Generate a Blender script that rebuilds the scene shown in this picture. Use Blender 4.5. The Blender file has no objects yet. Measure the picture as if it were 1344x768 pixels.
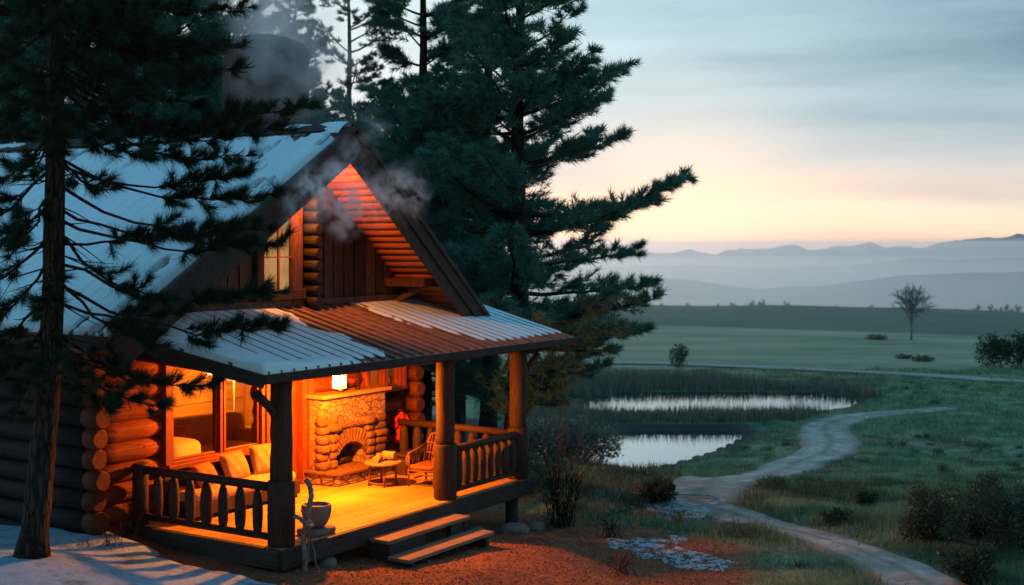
import bpy, math, random
import numpy as np
from mathutils import Vector, Matrix
R = math.radians
rng = np.random.default_rng(7)
random.seed(7)
scene = bpy.context.scene
COL = scene.collection
F = 1680.0; CX = 672.0; HZ = 320.0; CAMZ = 4.0     # z = 0 is the porch floor

# ------------------------------------------------------------------ helpers
def tag(o, label=None, cat=None, group=None, kind=None):
    if label: o['label'] = label
    if cat: o['category'] = cat
    if group: o['group'] = group
    if kind: o['kind'] = kind
    return o

def empty(name, loc=(0, 0, 0), rz=0.0, parent=None):
    o = bpy.data.objects.new(name, None); COL.objects.link(o)
    o.location = loc; o.rotation_euler = (0, 0, rz); o.empty_display_size = .1
    if parent: o.parent = parent
    return o

class MB:
    def __init__(s): s.v = []; s.f = []; s.m = []; s.s = []
    def add(s, vs, fs, mi=0, smooth=False):
        b = len(s.v); s.v += [tuple(p) for p in vs]
        for f in fs: s.f.append([b + i for i in f]); s.m.append(mi); s.s.append(smooth)
        return s
    def box(s, x0, x1, y0, y1, z0, z1, mi=0):
        return s.add([(x0,y0,z0),(x1,y0,z0),(x1,y1,z0),(x0,y1,z0),(x0,y0,z1),(x1,y0,z1),(x1,y1,z1),(x0,y1,z1)],
                     [(0,3,2,1),(4,5,6,7),(0,1,5,4),(1,2,6,5),(2,3,7,6),(3,0,4,7)], mi)
    def bar(s, a, b, w, h, up=(0,0,1), mi=0):
        a = Vector(a); b = Vector(b); d = (b - a).normalized(); u = Vector(up)
        sd = d.cross(u).normalized() * (w/2); u2 = sd.cross(d).normalized() * (h/2)
        vs = [a-sd-u2, a+sd-u2, a+sd+u2, a-sd+u2, b-sd-u2, b+sd-u2, b+sd+u2, b-sd+u2]
        return s.add(vs, [(0,3,2,1),(4,5,6,7),(0,1,5,4),(1,2,6,5),(2,3,7,6),(3,0,4,7)][::1], mi)
    def tube(s, pts, rad, n=10, mi=0, cap=True, smooth=True, wob=0.0):
        pts = [Vector(p) for p in pts]
        if not hasattr(rad, '__len__'): rad = [rad]*len(pts)
        b = len(s.v); ref = None
        for i, p in enumerate(pts):
            d = (pts[min(i+1, len(pts)-1)] - pts[max(i-1, 0)]).normalized()
            if ref is None:
                ref = Vector((0,0,1)) if abs(d.z) < .9 else Vector((1,0,0))
            x = d.cross(ref).normalized(); y = x.cross(d).normalized(); ref = y
            for k in range(n):
                a = 2*math.pi*k/n; r = rad[i]*(1 + (random.uniform(-wob, wob) if wob else 0))
                q = p + (x*math.cos(a) + y*math.sin(a))*r; s.v.append(tuple(q))
        for i in range(len(pts)-1):
            for k in range(n):
                k2 = (k+1) % n
                s.f.append([b+i*n+k, b+i*n+k2, b+(i+1)*n+k2, b+(i+1)*n+k]); s.m.append(mi); s.s.append(smooth)
        if cap:
            s.f.append([b+k for k in range(n)][::-1]); s.m.append(mi); s.s.append(False)
            e = b+(len(pts)-1)*n
            s.f.append([e+k for k in range(n)]); s.m.append(mi); s.s.append(False)
        return s
    def lathe(s, prof, c=(0,0,0), n=24, mi=0, smooth=True, rib=0.0, nr=0):
        b = len(s.v)
        for (r, z) in prof:
            for k in range(n):
                a = 2*math.pi*k/n
                rr = r*(1 + (rib*(1 if k % 2 else -1)))
                s.v.append((c[0]+rr*math.cos(a), c[1]+rr*math.sin(a), c[2]+z))
        for i in range(len(prof)-1):
            for k in range(n):
                k2 = (k+1) % n
                s.f.append([b+i*n+k, b+i*n+k2, b+(i+1)*n+k2, b+(i+1)*n+k]); s.m.append(mi); s.s.append(smooth)
        s.f.append([b+k for k in range(n)][::-1]); s.m.append(mi); s.s.append(False)
        e = b+(len(prof)-1)*n
        s.f.append([e+k for k in range(n)]); s.m.append(mi); s.s.append(False)
        return s
    def ellip(s, c, rx, ry, rz, n=16, m=10, p=1.0, mi=0, rot=None):
        """superellipsoid; p<1 boxier"""
        def sp(v, e): return math.copysign(abs(v)**e, v)
        b = len(s.v); M = rot or Matrix.Identity(3)
        for i in range(m+1):
            t = -math.pi/2 + math.pi*i/m
            for k in range(n):
                a = 2*math.pi*k/n
                q = Vector((rx*sp(math.cos(t), p)*sp(math.cos(a), p), ry*sp(math.cos(t), p)*sp(math.sin(a), p), rz*sp(math.sin(t), p)))
                q = M @ q
                s.v.append((c[0]+q.x, c[1]+q.y, c[2]+q.z))
        for i in range(m):
            for k in range(n):
                k2 = (k+1) % n
                s.f.append([b+i*n+k, b+i*n+k2, b+(i+1)*n+k2, b+(i+1)*n+k]); s.m.append(mi); s.s.append(True)
        return s
    def build(s, name, mats, parent=None, bevel=0.0, loc=None, rz=None):
        me = bpy.data.meshes.new(name); me.from_pydata(s.v, [], s.f)
        if not isinstance(mats, (list, tuple)): mats = [mats]
        for m in mats: me.materials.append(m)
        me.polygons.foreach_set('material_index', s.m); me.polygons.foreach_set('use_smooth', s.s)
        me.validate(); me.update()
        o = bpy.data.objects.new(name, me); COL.objects.link(o)
        if parent: o.parent = parent
        if loc is not None: o.location = loc
        if rz is not None: o.rotation_euler = (0, 0, rz)
        if bevel:
            md = o.modifiers.new('bevel', 'BEVEL'); md.width = bevel; md.segments = 2; md.limit_method = 'ANGLE'; md.angle_limit = R(40)
        return o

def np_mesh(name, V, Fc, mats, parent=None, smooth=False, mi=None, attrs=None):
    V = np.asarray(V, np.float32); Fc = np.asarray(Fc, np.int32); k = Fc.shape[1]
    me = bpy.data.meshes.new(name)
    me.vertices.add(len(V)); me.vertices.foreach_set('co', V.ravel())
    me.loops.add(Fc.size); me.loops.foreach_set('vertex_index', Fc.ravel())
    me.polygons.add(len(Fc)); me.polygons.foreach_set('loop_start', np.arange(0, Fc.size, k, dtype=np.int32))
    me.polygons.foreach_set('use_smooth', np.full(len(Fc), smooth))
    if not isinstance(mats, (list, tuple)): mats = [mats]
    for m in mats: me.materials.append(m)
    if mi is not None: me.polygons.foreach_set('material_index', np.asarray(mi, np.int32))
    for an, av in (attrs or {}).items():
        a = me.attributes.new(an, 'FLOAT', 'POINT'); a.data.foreach_set('value', np.asarray(av, np.float32))
    me.update(calc_edges=True)
    o = bpy.data.objects.new(name, me); COL.objects.link(o)
    if parent: o.parent = parent
    return o

def grid_faces(nu, nv):      # index = i*nv + j
    i, j = np.meshgrid(np.arange(nu-1), np.arange(nv-1), indexing='ij')
    a = (i*nv + j).ravel()
    return np.stack([a, a+nv, a+nv+1, a+1], 1)

def vnoise(x, y, seed=0):
    x = np.asarray(x, float); y = np.asarray(y, float)
    xi = np.floor(x).astype(np.int64); yi = np.floor(y).astype(np.int64)
    xf = x - xi; yf = y - yi; xf = xf*xf*(3-2*xf); yf = yf*yf*(3-2*yf)
    def h(a, b):
        n = (a*374761393 + b*668265263 + seed*974711) & 0x7fffffff
        n = ((n ^ (n >> 13))*1274126177) & 0x7fffffff
        return ((n ^ (n >> 16)) & 0xffff)/65535.0
    return (h(xi, yi)*(1-xf)+h(xi+1, yi)*xf)*(1-yf) + (h(xi, yi+1)*(1-xf)+h(xi+1, yi+1)*xf)*yf
def fbm(x, y, seed=0, o=4):
    s = 0; a = .5
    for k in range(o): s = s + a*vnoise(x*2**k, y*2**k, seed+k); a *= .5
    return s/(1-.5**o)
def sstep(a, b, x):
    t = np.clip((x-a)/(b-a), 0, 1); return t*t*(3-2*t)

# ------------------------------------------------------------------ materials
class NT:
    def __init__(s, name):
        s.mat = bpy.data.materials.new(name); s.mat.use_nodes = True
        s.t = s.mat.node_tree; s.t.nodes.clear()
        s.out = s.n('ShaderNodeOutputMaterial')
    def n(s, typ, **kw):
        x = s.t.nodes.new(typ)
        for k, v in kw.items(): setattr(x, k, v)
        return x
    def l(s, a, b): s.t.links.new(a, b)
    def coord(s, scale=(1,1,1), kind='Object', rot=(0,0,0)):
        c = s.n('ShaderNodeTexCoord'); m = s.n('ShaderNodeMapping')
        m.inputs['Scale'].default_value = scale; m.inputs['Rotation'].default_value = rot
        if kind == 'World':
            g = s.n('ShaderNodeNewGeometry'); s.l(g.outputs['Position'], m.inputs['Vector'])
        else: s.l(c.outputs[kind], m.inputs['Vector'])
        return m.outputs[0]
    def noise(s, vec, scale=5, detail=6, rough=.6, dist=0.0):
        x = s.n('ShaderNodeTexNoise'); x.inputs['Scale'].default_value = scale; x.inputs['Detail'].default_value = detail
        x.inputs['Roughness'].default_value = rough; x.inputs['Distortion'].default_value = dist
        s.l(vec, x.inputs['Vector']); return x.outputs['Fac']
    def ramp(s, fac, stops):
        x = s.n('ShaderNodeValToRGB'); e = x.color_ramp.elements
        while len(e) < len(stops): e.new(.5)
        for q, (p, c) in zip(e, stops):
            q.position = p; q.color = (c, c, c, 1) if not hasattr(c, '__len__') else (*c, 1)
        s.l(fac, x.inputs[0]); return x.outputs[0]
    def mix(s, fac, a, b, mode='MIX'):
        x = s.n('ShaderNodeMix'); x.data_type = 'RGBA'; x.blend_type = mode
        for sock, v in ((x.inputs[0], fac), (x.inputs[6], a), (x.inputs[7], b)):
            if hasattr(v, 'is_output'): s.l(v, sock)
            elif hasattr(v, '__len__'): sock.default_value = (*v, 1)
            else: sock.default_value = v
        return x.outputs[2]
    def math(s, op, a, b=0.0, clamp=False):
        x = s.n('ShaderNodeMath', operation=op); x.use_clamp = clamp
        for sock, v in ((x.inputs[0], a), (x.inputs[1], b)):
            if hasattr(v, 'is_output'): s.l(v, sock)
            else: sock.default_value = v
        return x.outputs[0]
    def attr(s, name):
        x = s.n('ShaderNodeAttribute'); x.attribute_name = name; return x.outputs['Fac']
    def bump(s, h, strength=.3, dist=.02, normal=None):
        x = s.n('ShaderNodeBump'); x.inputs['Strength'].default_value = strength; x.inputs['Distance'].default_value = dist
        s.l(h, x.inputs['Height'])
        if normal is not None: s.l(normal, x.inputs['Normal'])
        return x.outputs[0]
    def bsdf(s, col, rough=.8, normal=None, spec=.3, **kw):
        p = s.n('ShaderNodeBsdfPrincipled')
        if hasattr(col, 'is_output'): s.l(col, p.inputs['Base Color'])
        else: p.inputs['Base Color'].default_value = (*col, 1)
        if hasattr(rough, 'is_output'): s.l(rough, p.inputs['Roughness'])
        else: p.inputs['Roughness'].default_value = rough
        p.inputs['Specular IOR Level'].default_value = spec
        if normal is not None: s.l(normal, p.inputs['Normal'])
        for k, v in kw.items(): p.inputs[k.replace('_', ' ')].default_value = v
        s.l(p.outputs[0], s.out.inputs['Surface']); return p

def wood(name, dark, mid, light, scale=(1,1,1), rough=.72, bump=.5, big=1.2, dist=.012, spec=.3, moss=None, crack=False, var=(.72, 1.15)):
    m = NT(name); v = m.coord(scale)
    a = m.noise(v, 6, 8, .65, .6); b = m.noise(m.coord((1,1,1)), big, 3)
    c = m.ramp(a, [(.28, dark), (.5, mid), (.74, light)])
    c = m.mix(m.ramp(b, [(.3, .0), (.75, .65)]), c, tuple(x*.45 for x in mid))
    if crack:
        ck = m.ramp(m.noise(m.coord(tuple(q*.55 for q in scale)), 4.5, 3, .5, .3), [(.482, 1.), (.5, .12), (.518, 1.)])
        c = m.mix(.9, c, ck, 'MULTIPLY'); a = m.mix(.6, a, ck)
    if moss:
        c = m.mix(m.ramp(m.noise(m.coord((1,1,1)), 3.1, 5), [(.52, .0), (.7, .6)]), c, moss)
    gi = m.n('ShaderNodeNewGeometry')
    c = m.mix(1.0, c, m.ramp(gi.outputs['Random Per Island'], [(0., var[0]), (1., var[1])]), 'MULTIPLY')
    m.bsdf(c, rough, m.bump(a, bump, dist), spec); return m.mat

M = {}
# x = along the length of the timber in local space
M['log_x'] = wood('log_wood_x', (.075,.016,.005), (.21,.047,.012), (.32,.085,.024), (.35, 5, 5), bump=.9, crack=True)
M['log_y_shade'] = wood('log_wood_y_shade', (.009,.008,.008), (.020,.018,.018), (.038,.035,.034), (5, .35, 5), crack=True)  # shade of the side walls is put into this near-black wood colour
M['log_end'] = wood('log_end', (.05,.015,.006), (.12,.034,.012), (.20,.065,.024), (3, 1.2, 3))
M['post'] = wood('post_wood', (.018,.011,.008), (.048,.027,.018), (.088,.05,.034), (6, 6, .35), crack=True)
M['rail'] = wood('rail_wood', (.022,.013,.009), (.055,.032,.022), (.10,.06,.042), (4, 4, 4))
M['trim'] = wood('trim_wood', (.10,.022,.008), (.23,.055,.020), (.34,.09,.033), (4, 4, .8), rough=.5)
M['board'] = wood('gable_board', (.035,.015,.010), (.115,.05,.03), (.25,.115,.065), (9, 9, .45), bump=.8, crack=True, var=(.35, 1.3))
M['barge'] = wood('barge_board', (.014,.011,.010), (.036,.027,.025), (.068,.052,.047), (2, 6, 2))
M['soffit'] = wood('soffit_board', (.20,.06,.02), (.36,.13,.045), (.46,.20,.08), (7, .5, 7), rough=.6)
M['deck'] = wood('deck_plank', (.36,.22,.055), (.50,.33,.085), (.60,.42,.12), (.35, 6, 6), rough=.62, bump=.25)
M['fascia'] = wood('fascia_board', (.022,.02,.018), (.052,.047,.041), (.09,.082,.07), (.4, .4, 7), bump=.5, crack=True)
M['step'] = wood('step_plank', (.10,.085,.065), (.22,.185,.14), (.34,.29,.22), (.4, 7, 7), bump=.5)
M['roof'] = wood('weathered_roof', (.09,.06,.048), (.23,.15,.115), (.37,.26,.20), (5, .4, 5), rough=.55, bump=.6, spec=.5)
M['interior'] = wood('interior_wall', (.30,.16,.06), (.44,.26,.10), (.52,.32,.14), (.5, .5, 4), rough=.7, bump=.2)
M['dark'] = wood('dark_timber', (.015,.011,.009), (.035,.026,.02), (.06,.045,.036), (3, 3, 3))
M['wicker'] = wood('wicker', (.07,.03,.012), (.2,.085,.035), (.34,.16,.07), (14, 14, 14), bump=.8)
M['firewood'] = wood('firewood', (.22,.12,.05), (.42,.25,.1), (.55,.35,.16), (8, 8, 8))
M['iron'] = wood('iron', (.012,.011,.01), (.02,.019,.018), (.035,.032,.03), (8, 8, 8), rough=.5, bump=.1, spec=.5)
M['rope'] = wood('rope', (.11,.10,.095), (.26,.24,.22), (.44,.41,.37), (25, 25, 8), bump=.9)

def stone_mat(name, cols, scale, mortar, bump=1.0, mw=.06, stretch=(1,1,1.25), rough=.85):
    m = NT(name); v0 = m.coord(stretch)
    nz = m.n('ShaderNodeTexNoise'); nz.inputs['Scale'].default_value = 2.5; m.l(v0, nz.inputs['Vector'])
    v = m.mix(.07, v0, nz.outputs['Color'], 'ADD')
    vo = m.n('ShaderNodeTexVoronoi'); vo.inputs['Scale'].default_value = scale; m.l(v, vo.inputs['Vector'])
    ed = m.n('ShaderNodeTexVoronoi', feature='DISTANCE_TO_EDGE'); ed.inputs['Scale'].default_value = scale; m.l(v, ed.inputs['Vector'])
    sp = m.n('ShaderNodeSeparateColor'); m.l(vo.outputs['Color'], sp.inputs[0])
    c = m.ramp(sp.outputs[0], [(i/(len(cols)-1), q) for i, q in enumerate(cols)])
    fine = m.noise(m.coord(), 26, 8, .7)
    c = m.mix(.7, c, m.ramp(fine, [(.3, (.45,.45,.45)), (.7, (1.1,1.1,1.1))]), 'MULTIPLY')
    e = m.ramp(ed.outputs['Distance'], [(mw*.35, 0.0), (mw*1.6, 1.0)])
    c = m.mix(e, mortar, c)
    h = m.mix(.25, e, fine)
    m.bsdf(c, rough, m.bump(h, bump, .035), .25); return m.mat
M['stone'] = stone_mat('field_stone', [(.26,.17,.085), (.36,.25,.13), (.30,.19,.09), (.40,.30,.17)], 7.5, (.13,.075,.04), mw=.035)
M['hearth'] = stone_mat('hearth_stone', [(.26,.17,.10), (.36,.26,.16), (.30,.19,.11)], 4.2, (.08,.05,.03), stretch=(1,1,2.6))
M['chim'] = stone_mat('chimney_stone', [(.055,.048,.05), (.08,.066,.066), (.065,.053,.053), (.095,.08,.08)], 5.5, (.04,.035,.036), bump=.7, stretch=(1,1,2.4))
M['rough'] = wood('rough_stone', (.09,.05,.025), (.20,.115,.055), (.30,.19,.10), (3, 3, 3), rough=.9, bump=1.0, dist=.02, spec=.15)
M['rock'] = stone_mat('grey_rock', [(.12,.12,.12), (.2,.19,.18)], 1.6, (.15,.14,.13), bump=.6)

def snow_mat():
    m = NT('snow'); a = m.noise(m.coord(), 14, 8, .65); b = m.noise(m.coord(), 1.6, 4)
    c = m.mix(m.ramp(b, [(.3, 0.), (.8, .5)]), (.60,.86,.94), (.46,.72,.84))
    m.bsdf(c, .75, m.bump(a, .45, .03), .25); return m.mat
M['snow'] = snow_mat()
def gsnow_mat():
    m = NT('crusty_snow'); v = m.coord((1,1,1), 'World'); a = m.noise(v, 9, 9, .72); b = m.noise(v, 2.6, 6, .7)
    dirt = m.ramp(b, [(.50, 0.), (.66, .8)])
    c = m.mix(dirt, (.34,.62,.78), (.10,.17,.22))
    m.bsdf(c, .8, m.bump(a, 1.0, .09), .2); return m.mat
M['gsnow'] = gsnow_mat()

def patchy_snow():
    m = NT('patchy_snow'); v = m.coord((1,1,1), 'World'); a = m.noise(v, 7, 8, .75); b = m.noise(v, 24, 6, .7)
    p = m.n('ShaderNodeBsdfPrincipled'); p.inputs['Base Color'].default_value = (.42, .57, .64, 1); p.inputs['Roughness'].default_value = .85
    m.l(m.bump(b, 1.0, .05), p.inputs['Normal'])
    t = m.n('ShaderNodeBsdfTransparent'); x = m.n('ShaderNodeMixShader')
    m.l(m.ramp(m.mix(.35, a, b), [(.46, 0.), (.53, 1.)]), x.inputs[0]); m.l(t.outputs[0], x.inputs[1]); m.l(p.outputs[0], x.inputs[2]); m.l(x.outputs[0], m.out.inputs[0]); return m.mat
M['psnow'] = patchy_snow()
def bark(name, dark, light):
    m = NT(name); v = m.coord((7, 7, 1.6))
    vo = m.n('ShaderNodeTexVoronoi', feature='DISTANCE_TO_EDGE'); vo.inputs['Scale'].default_value = 2.2
    nz = m.n('ShaderNodeTexNoise'); nz.inputs['Scale'].default_value = 2.5; nz.inputs['Detail'].default_value = 6; m.l(v, nz.inputs['Vector'])
    m.l(m.mix(.35, v, nz.outputs['Color'], 'ADD'), vo.inputs['Vector'])
    h = m.mix(.4, m.ramp(vo.outputs[0], [(.0, 0.), (.25, 1.)]), nz.outputs[0])
    c = m.ramp(h, [(.2, dark), (.8, light)])
    m.bsdf(c, .9, m.bump(h, 1.0, .04), .15); return m.mat
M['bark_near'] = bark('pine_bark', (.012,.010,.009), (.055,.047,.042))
M['bark'] = bark('bark_dark', (.016,.016,.016), (.055,.055,.055))
M['bark_haze'] = bark('bark_haze', (.17,.19,.20), (.26,.28,.29))  # haze over the lone tree is put into this pale bark colour
M['bark_grey'] = bark('bark_grey', (.05,.055,.06), (.10,.105,.11))

def leafmat(name, stops, transl=.25, rough=.6, world=None):
    m = NT(name); g = m.n('ShaderNodeNewGeometry')
    c = m.ramp(g.outputs['Random Per Island'], stops)
    if world:
        c = m.mix(m.ramp(m.noise(m.coord((1,1,1), 'World'), world[0], 3), [(.35, 0.), (.65, .85)]), c, world[1])
    d = m.n('ShaderNodeBsdfDiffuse'); t = m.n('ShaderNodeBsdfTranslucent'); x = m.n('ShaderNodeMixShader'); x.inputs[0].default_value = transl
    m.l(c, d.inputs[0]); m.l(c, t.inputs[0]); m.l(d.outputs[0], x.inputs[1]); m.l(t.outputs[0], x.inputs[2]); m.l(x.outputs[0], m.out.inputs[0])
    return m.mat
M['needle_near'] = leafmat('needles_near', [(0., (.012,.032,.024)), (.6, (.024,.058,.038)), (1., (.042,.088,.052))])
M['needle'] = leafmat('needles_dark', [(0., (.06,.20,.175)), (.6, (.095,.275,.225)), (1., (.145,.35,.26))], world=(.9, (.06,.18,.16)))
M['needle_haze'] = leafmat('needles_haze', [(0., (.035,.075,.082)), (1., (.06,.115,.12))])  # distance haze is put into this blue-grey needle colour
M['dryleaf'] = leafmat('dry_leaves', [(0., (.10,.05,.03)), (.5, (.22,.12,.07)), (.9, (.30,.18,.10)), (1., (.4,.34,.28))])
M['bushleaf'] = leafmat('bush_leaves', [(0., (.03,.06,.042)), (.72, (.06,.115,.075)), (.965, (.12,.15,.09)), (1., (.38,.34,.28))])
M['reed'] = leafmat('reed_blades', [(0., (.09,.095,.085)), (.6, (.19,.18,.15)), (1., (.32,.29,.24))])
M['brightleaf'] = leafmat('autumn_leaves', [(0., (.12,.08,.03)), (1., (.3,.18,.06))])

def meadow_color(m):
    v = m.coord((1,1,1), 'World')
    a = m.noise(v, .09, 5, .6); b = m.noise(v, .55, 6, .65); f = m.noise(v, 6, 5, .7)
    c = m.ramp(b, [(.3, (.055,.125,.085)), (.48, (.15,.255,.158)), (.66, (.28,.385,.24))])
    c = m.mix(m.ramp(a, [(.50, 0.), (.62, .7)]), c, m.mix(m.ramp(b, [(.38, 0.), (.62, 1.)]), (.10,.115,.085), (.29,.265,.185)))
    return c, f, b, v
def terrain_mat():
    m = NT('meadow_ground'); c, f, b, v = meadow_color(m)
    c = m.mix(.75, c, m.ramp(f, [(.25, (.45,.45,.45)), (.75, (1.35,1.35,1.35))]), 'MULTIPLY')
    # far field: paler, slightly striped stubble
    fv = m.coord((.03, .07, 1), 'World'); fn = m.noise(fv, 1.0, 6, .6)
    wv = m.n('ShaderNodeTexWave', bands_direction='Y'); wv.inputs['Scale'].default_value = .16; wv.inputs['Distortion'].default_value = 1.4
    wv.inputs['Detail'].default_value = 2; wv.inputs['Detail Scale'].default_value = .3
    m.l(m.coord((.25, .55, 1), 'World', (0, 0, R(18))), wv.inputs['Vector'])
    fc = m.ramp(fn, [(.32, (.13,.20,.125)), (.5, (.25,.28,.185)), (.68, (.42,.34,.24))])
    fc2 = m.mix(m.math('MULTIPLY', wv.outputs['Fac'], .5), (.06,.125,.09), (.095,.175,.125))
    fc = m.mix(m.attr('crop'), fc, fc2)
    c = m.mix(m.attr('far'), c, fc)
    g = m.noise(v, 22, 9, .75); g2 = m.noise(v, 1.3, 5, .6)
    d = m.ramp(g, [(.3, (.08,.038,.02)), (.5, (.24,.115,.06)), (.66, (.40,.21,.11)), (.8, (.55,.42,.32))])
    d = m.mix(m.ramp(g2, [(.35, 0.), (.7, .55)]), d, (.075,.045,.03))
    c = m.mix(m.attr('dirt'), c, d)
    c = m.mix(m.attr('mud'), c, (.045,.05,.045))
    m.bsdf(c, .95, m.bump(m.mix(.5, f, g), .9, .06), .1); return m.mat
M['terrain'] = terrain_mat()
def grass_mat():
    m = NT('grass_blades'); c, f, b, v = meadow_color(m)
    g = m.n('ShaderNodeNewGeometry')
    c = m.mix(.8, c, m.ramp(g.outputs['Random Per Island'], [(0., (.5,.55,.5)), (.8, (1.3,1.25,1.2)), (1., (2.2,1.8,1.4))]), 'MULTIPLY')
    d = m.n('ShaderNodeBsdfDiffuse'); t = m.n('ShaderNodeBsdfTranslucent'); x = m.n('ShaderNodeMixShader'); x.inputs[0].default_value = .3
    m.l(c, d.inputs[0]); m.l(c, t.inputs[0]); m.l(d.outputs[0], x.inputs[1]); m.l(t.outputs[0], x.inputs[2]); m.l(x.outputs[0], m.out.inputs[0])
    return m.mat
M['grass'] = grass_mat()
def path_mat():
    m = NT('dirt_track'); v = m.coord((1,1,1), 'World'); a = m.noise(v, 2.2, 9, .75); b = m.noise(v, .5, 4)
    s = m.attr('across')
    rut = m.ramp(s, [(.0, .15), (.22, .95), (.38, .9), (.5, .25), (.62, .9), (.8, .95), (1., .15)])
    c = m.mix(m.ramp(a, [(.3, 0.), (.7, 1.)]), (.20,.185,.16), (.66,.62,.56))
    c = m.mix(rut, m.mix(.72, c, (.085,.10,.07)), c)
    c = m.mix(m.ramp(b, [(.35, 0.), (.7, .7)]), c, (.15,.135,.11))
    m.bsdf(c, .92, m.bump(a, .8, .05), .15); return m.mat
M['path'] = path_mat()
M['path_far'] = wood('pale_track', (.16,.16,.14), (.30,.29,.26), (.42,.40,.37), (.4, .4, .4), rough=.95, bump=.2)
def water_mat():
    m = NT('pond_water'); v = m.coord((.35, 1.2, 1), 'World'); a = m.noise(v, 1.4, 3)
    m.bsdf((.012,.02,.024), .035, m.bump(a, .012, .05), .5, IOR=9.0); return m.mat
M['water'] = water_mat()
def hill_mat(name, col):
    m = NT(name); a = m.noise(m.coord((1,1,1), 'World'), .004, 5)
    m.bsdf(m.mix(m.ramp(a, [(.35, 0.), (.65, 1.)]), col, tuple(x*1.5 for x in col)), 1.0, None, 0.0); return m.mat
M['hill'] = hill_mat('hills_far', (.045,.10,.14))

def fabric(name, c1, c2, sc=40, pattern=None):
    m = NT(name); v = m.coord(); a = m.noise(v, sc, 5, .7); b = m.noise(v, 3.5, 3)
    c = m.mix(m.ramp(b, [(.35, 0.), (.65, 1.)]), c1, c2)
    if pattern:
        vo = m.n('ShaderNodeTexVoronoi'); vo.inputs['Scale'].default_value = 26; m.l(v, vo.inputs['Vector'])
        c = m.mix(m.ramp(vo.outputs[0], [(.25, .55), (.4, 0.)]), c, pattern)
    m.bsdf(c, .95, m.bump(a, .4, .006), .1); return m.mat
M['cushion'] = fabric('cushion_cloth', (.34,.23,.10), (.26,.16,.06))
M['cushion_print'] = fabric('printed_cloth', (.36,.25,.11), (.28,.18,.07), pattern=(.16,.13,.08))
M['cushion_rust'] = fabric('rust_cloth', (.46,.17,.06), (.34,.11,.04))
M['robe'] = fabric('red_cloth', (.62,.05,.025), (.50,.035,.018))
M['sofa'] = fabric('sofa_cloth', (.50,.36,.18), (.42,.28,.13))
M['throw'] = fabric('throw_cloth', (.66,.56,.36), (.58,.47,.28))

def glass_mat(name, tint=(1,1,1), gloss=1.0):
    m = NT(name); t = m.n('ShaderNodeBsdfTransparent'); t.inputs[0].default_value = (*tint, 1)
    g = m.n('ShaderNodeBsdfGlossy'); g.inputs['Roughness'].default_value = .02
    f = m.n('ShaderNodeFresnel'); f.inputs[0].default_value = 1.45
    x = m.n('ShaderNodeMixShader'); m.l(m.math('MULTIPLY', f.outputs[0], gloss), x.inputs[0]); m.l(t.outputs[0], x.inputs[1]); m.l(g.outputs[0], x.inputs[2]); m.l(x.outputs[0], m.out.inputs[0])
    return m.mat
M['glass'] = glass_mat('window_glass', (.92,.92,.9), .7)
M['jar'] = glass_mat('jar_glass', (.95,.9,.8), 1.0)
def glow(name, col, st, trans=True):
    m = NT(name); e = m.n('ShaderNodeEmission'); e.inputs[0].default_value = (*col, 1); e.inputs[1].default_value = st
    if trans:
        t = m.n('ShaderNodeBsdfTransparent'); a = m.n('ShaderNodeAddShader'); m.l(t.outputs[0], a.inputs[0]); m.l(e.outputs[0], a.inputs[1]); m.l(a.outputs[0], m.out.inputs[0])
    else: m.l(e.outputs[0], m.out.inputs[0])
    return m.mat
M['flame'] = glow('lamp_flame', (1., .74, .30), 2.6)
M['candle'] = glow('candle_glow', (1., .55, .14), 4.0)
M['ember'] = glow('embers', (1., .22, .03), 1.2)

# ------------------------------------------------------------------ house frame
A = math.atan2(.8394, .5436)
C0 = Vector((-3.0, 16.7, 0.0))
DR = Vector((math.cos(A), math.sin(A), 0)); DL = Vector((-math.sin(A), math.cos(A), 0))
def H(r, l, z=0.0): return C0 + DR*r + DL*l + Vector((0, 0, z))

# ------------------------------------------------------------------ terrain
PY = np.array([0, 15, 26, 40, 50, 60, 70, 80, 100, 130, 200, 300, 420, 560, 900, 1500, 9000.])
PZ = np.array([-1.2, -1.75, -2.93, -4.57, -5.78, -6.95, -7.12, -7.18, -7.2, -8.1, -10.3, -13.0, -16.5, -25, -46, -85, -190.])
CT = []
for r, l, z in [(-.7,3.1,-.05), (-.7,6,-.12), (-.7,10,-.3), (3,6,-.6), (3,10,-.6), (1.5,1.5,-.5), (4.5,1.5,-.65), (0,-.2,-.30), (1.5,-.9,-.46),
                (2.7,-.9,-.52), (4.2,-.8,-.62), (6.1,-.2,-.76), (6.3,2,-.9), (1.0,-2.5,-.5), (3,-3,-.68), (5,-3,-1.1), (-.2,1.5,-.22), (8,4,-1.3), (6.5,6,-.9)]:
    p = H(r, l, z); CT.append((p.x, p.y, z))
CT += [(-6,15.5,.15), (-8,13,.25), (-9,16,.1), (-4.6,14.6,.0), (-3.2,14.8,-.3), (-1,15.5,-.45), (2.5,18.2,-.98), (0,28,-1.6), (-3,31,-1.5), (-8,34,-1.2), (2,25.5,-1.9), (-12,28,-.8), (-10,20,-.1), (-12,22,-.3)]
CT = np.array(CT)
ZW = -7.35
def unproj(u, v, z):
    d = (CAMZ - z)*F/(v - HZ); return ((u-CX)/F*d, d)
def poly_px(pts): return np.array([unproj(u, v, ZW) for u, v in pts])
POND_NEAR = poly_px([(690,628),(740,629),(790,625),(810,624),(848,618),(893,607),(932,595),(962,583),(980,572),(984,566.5),(950,564),(900,564),(850,565),(800,566),(740,568),(690,572)])
POND_FAR = poly_px([(762,534),(768,540),(790,542),(860,542.5),(950,541.5),(1040,540.5),(1095,538),(1125,532),(1130,525),(1110,519),(1050,516),(950,514.5),(850,515),(800,518),(770,524)])
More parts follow.
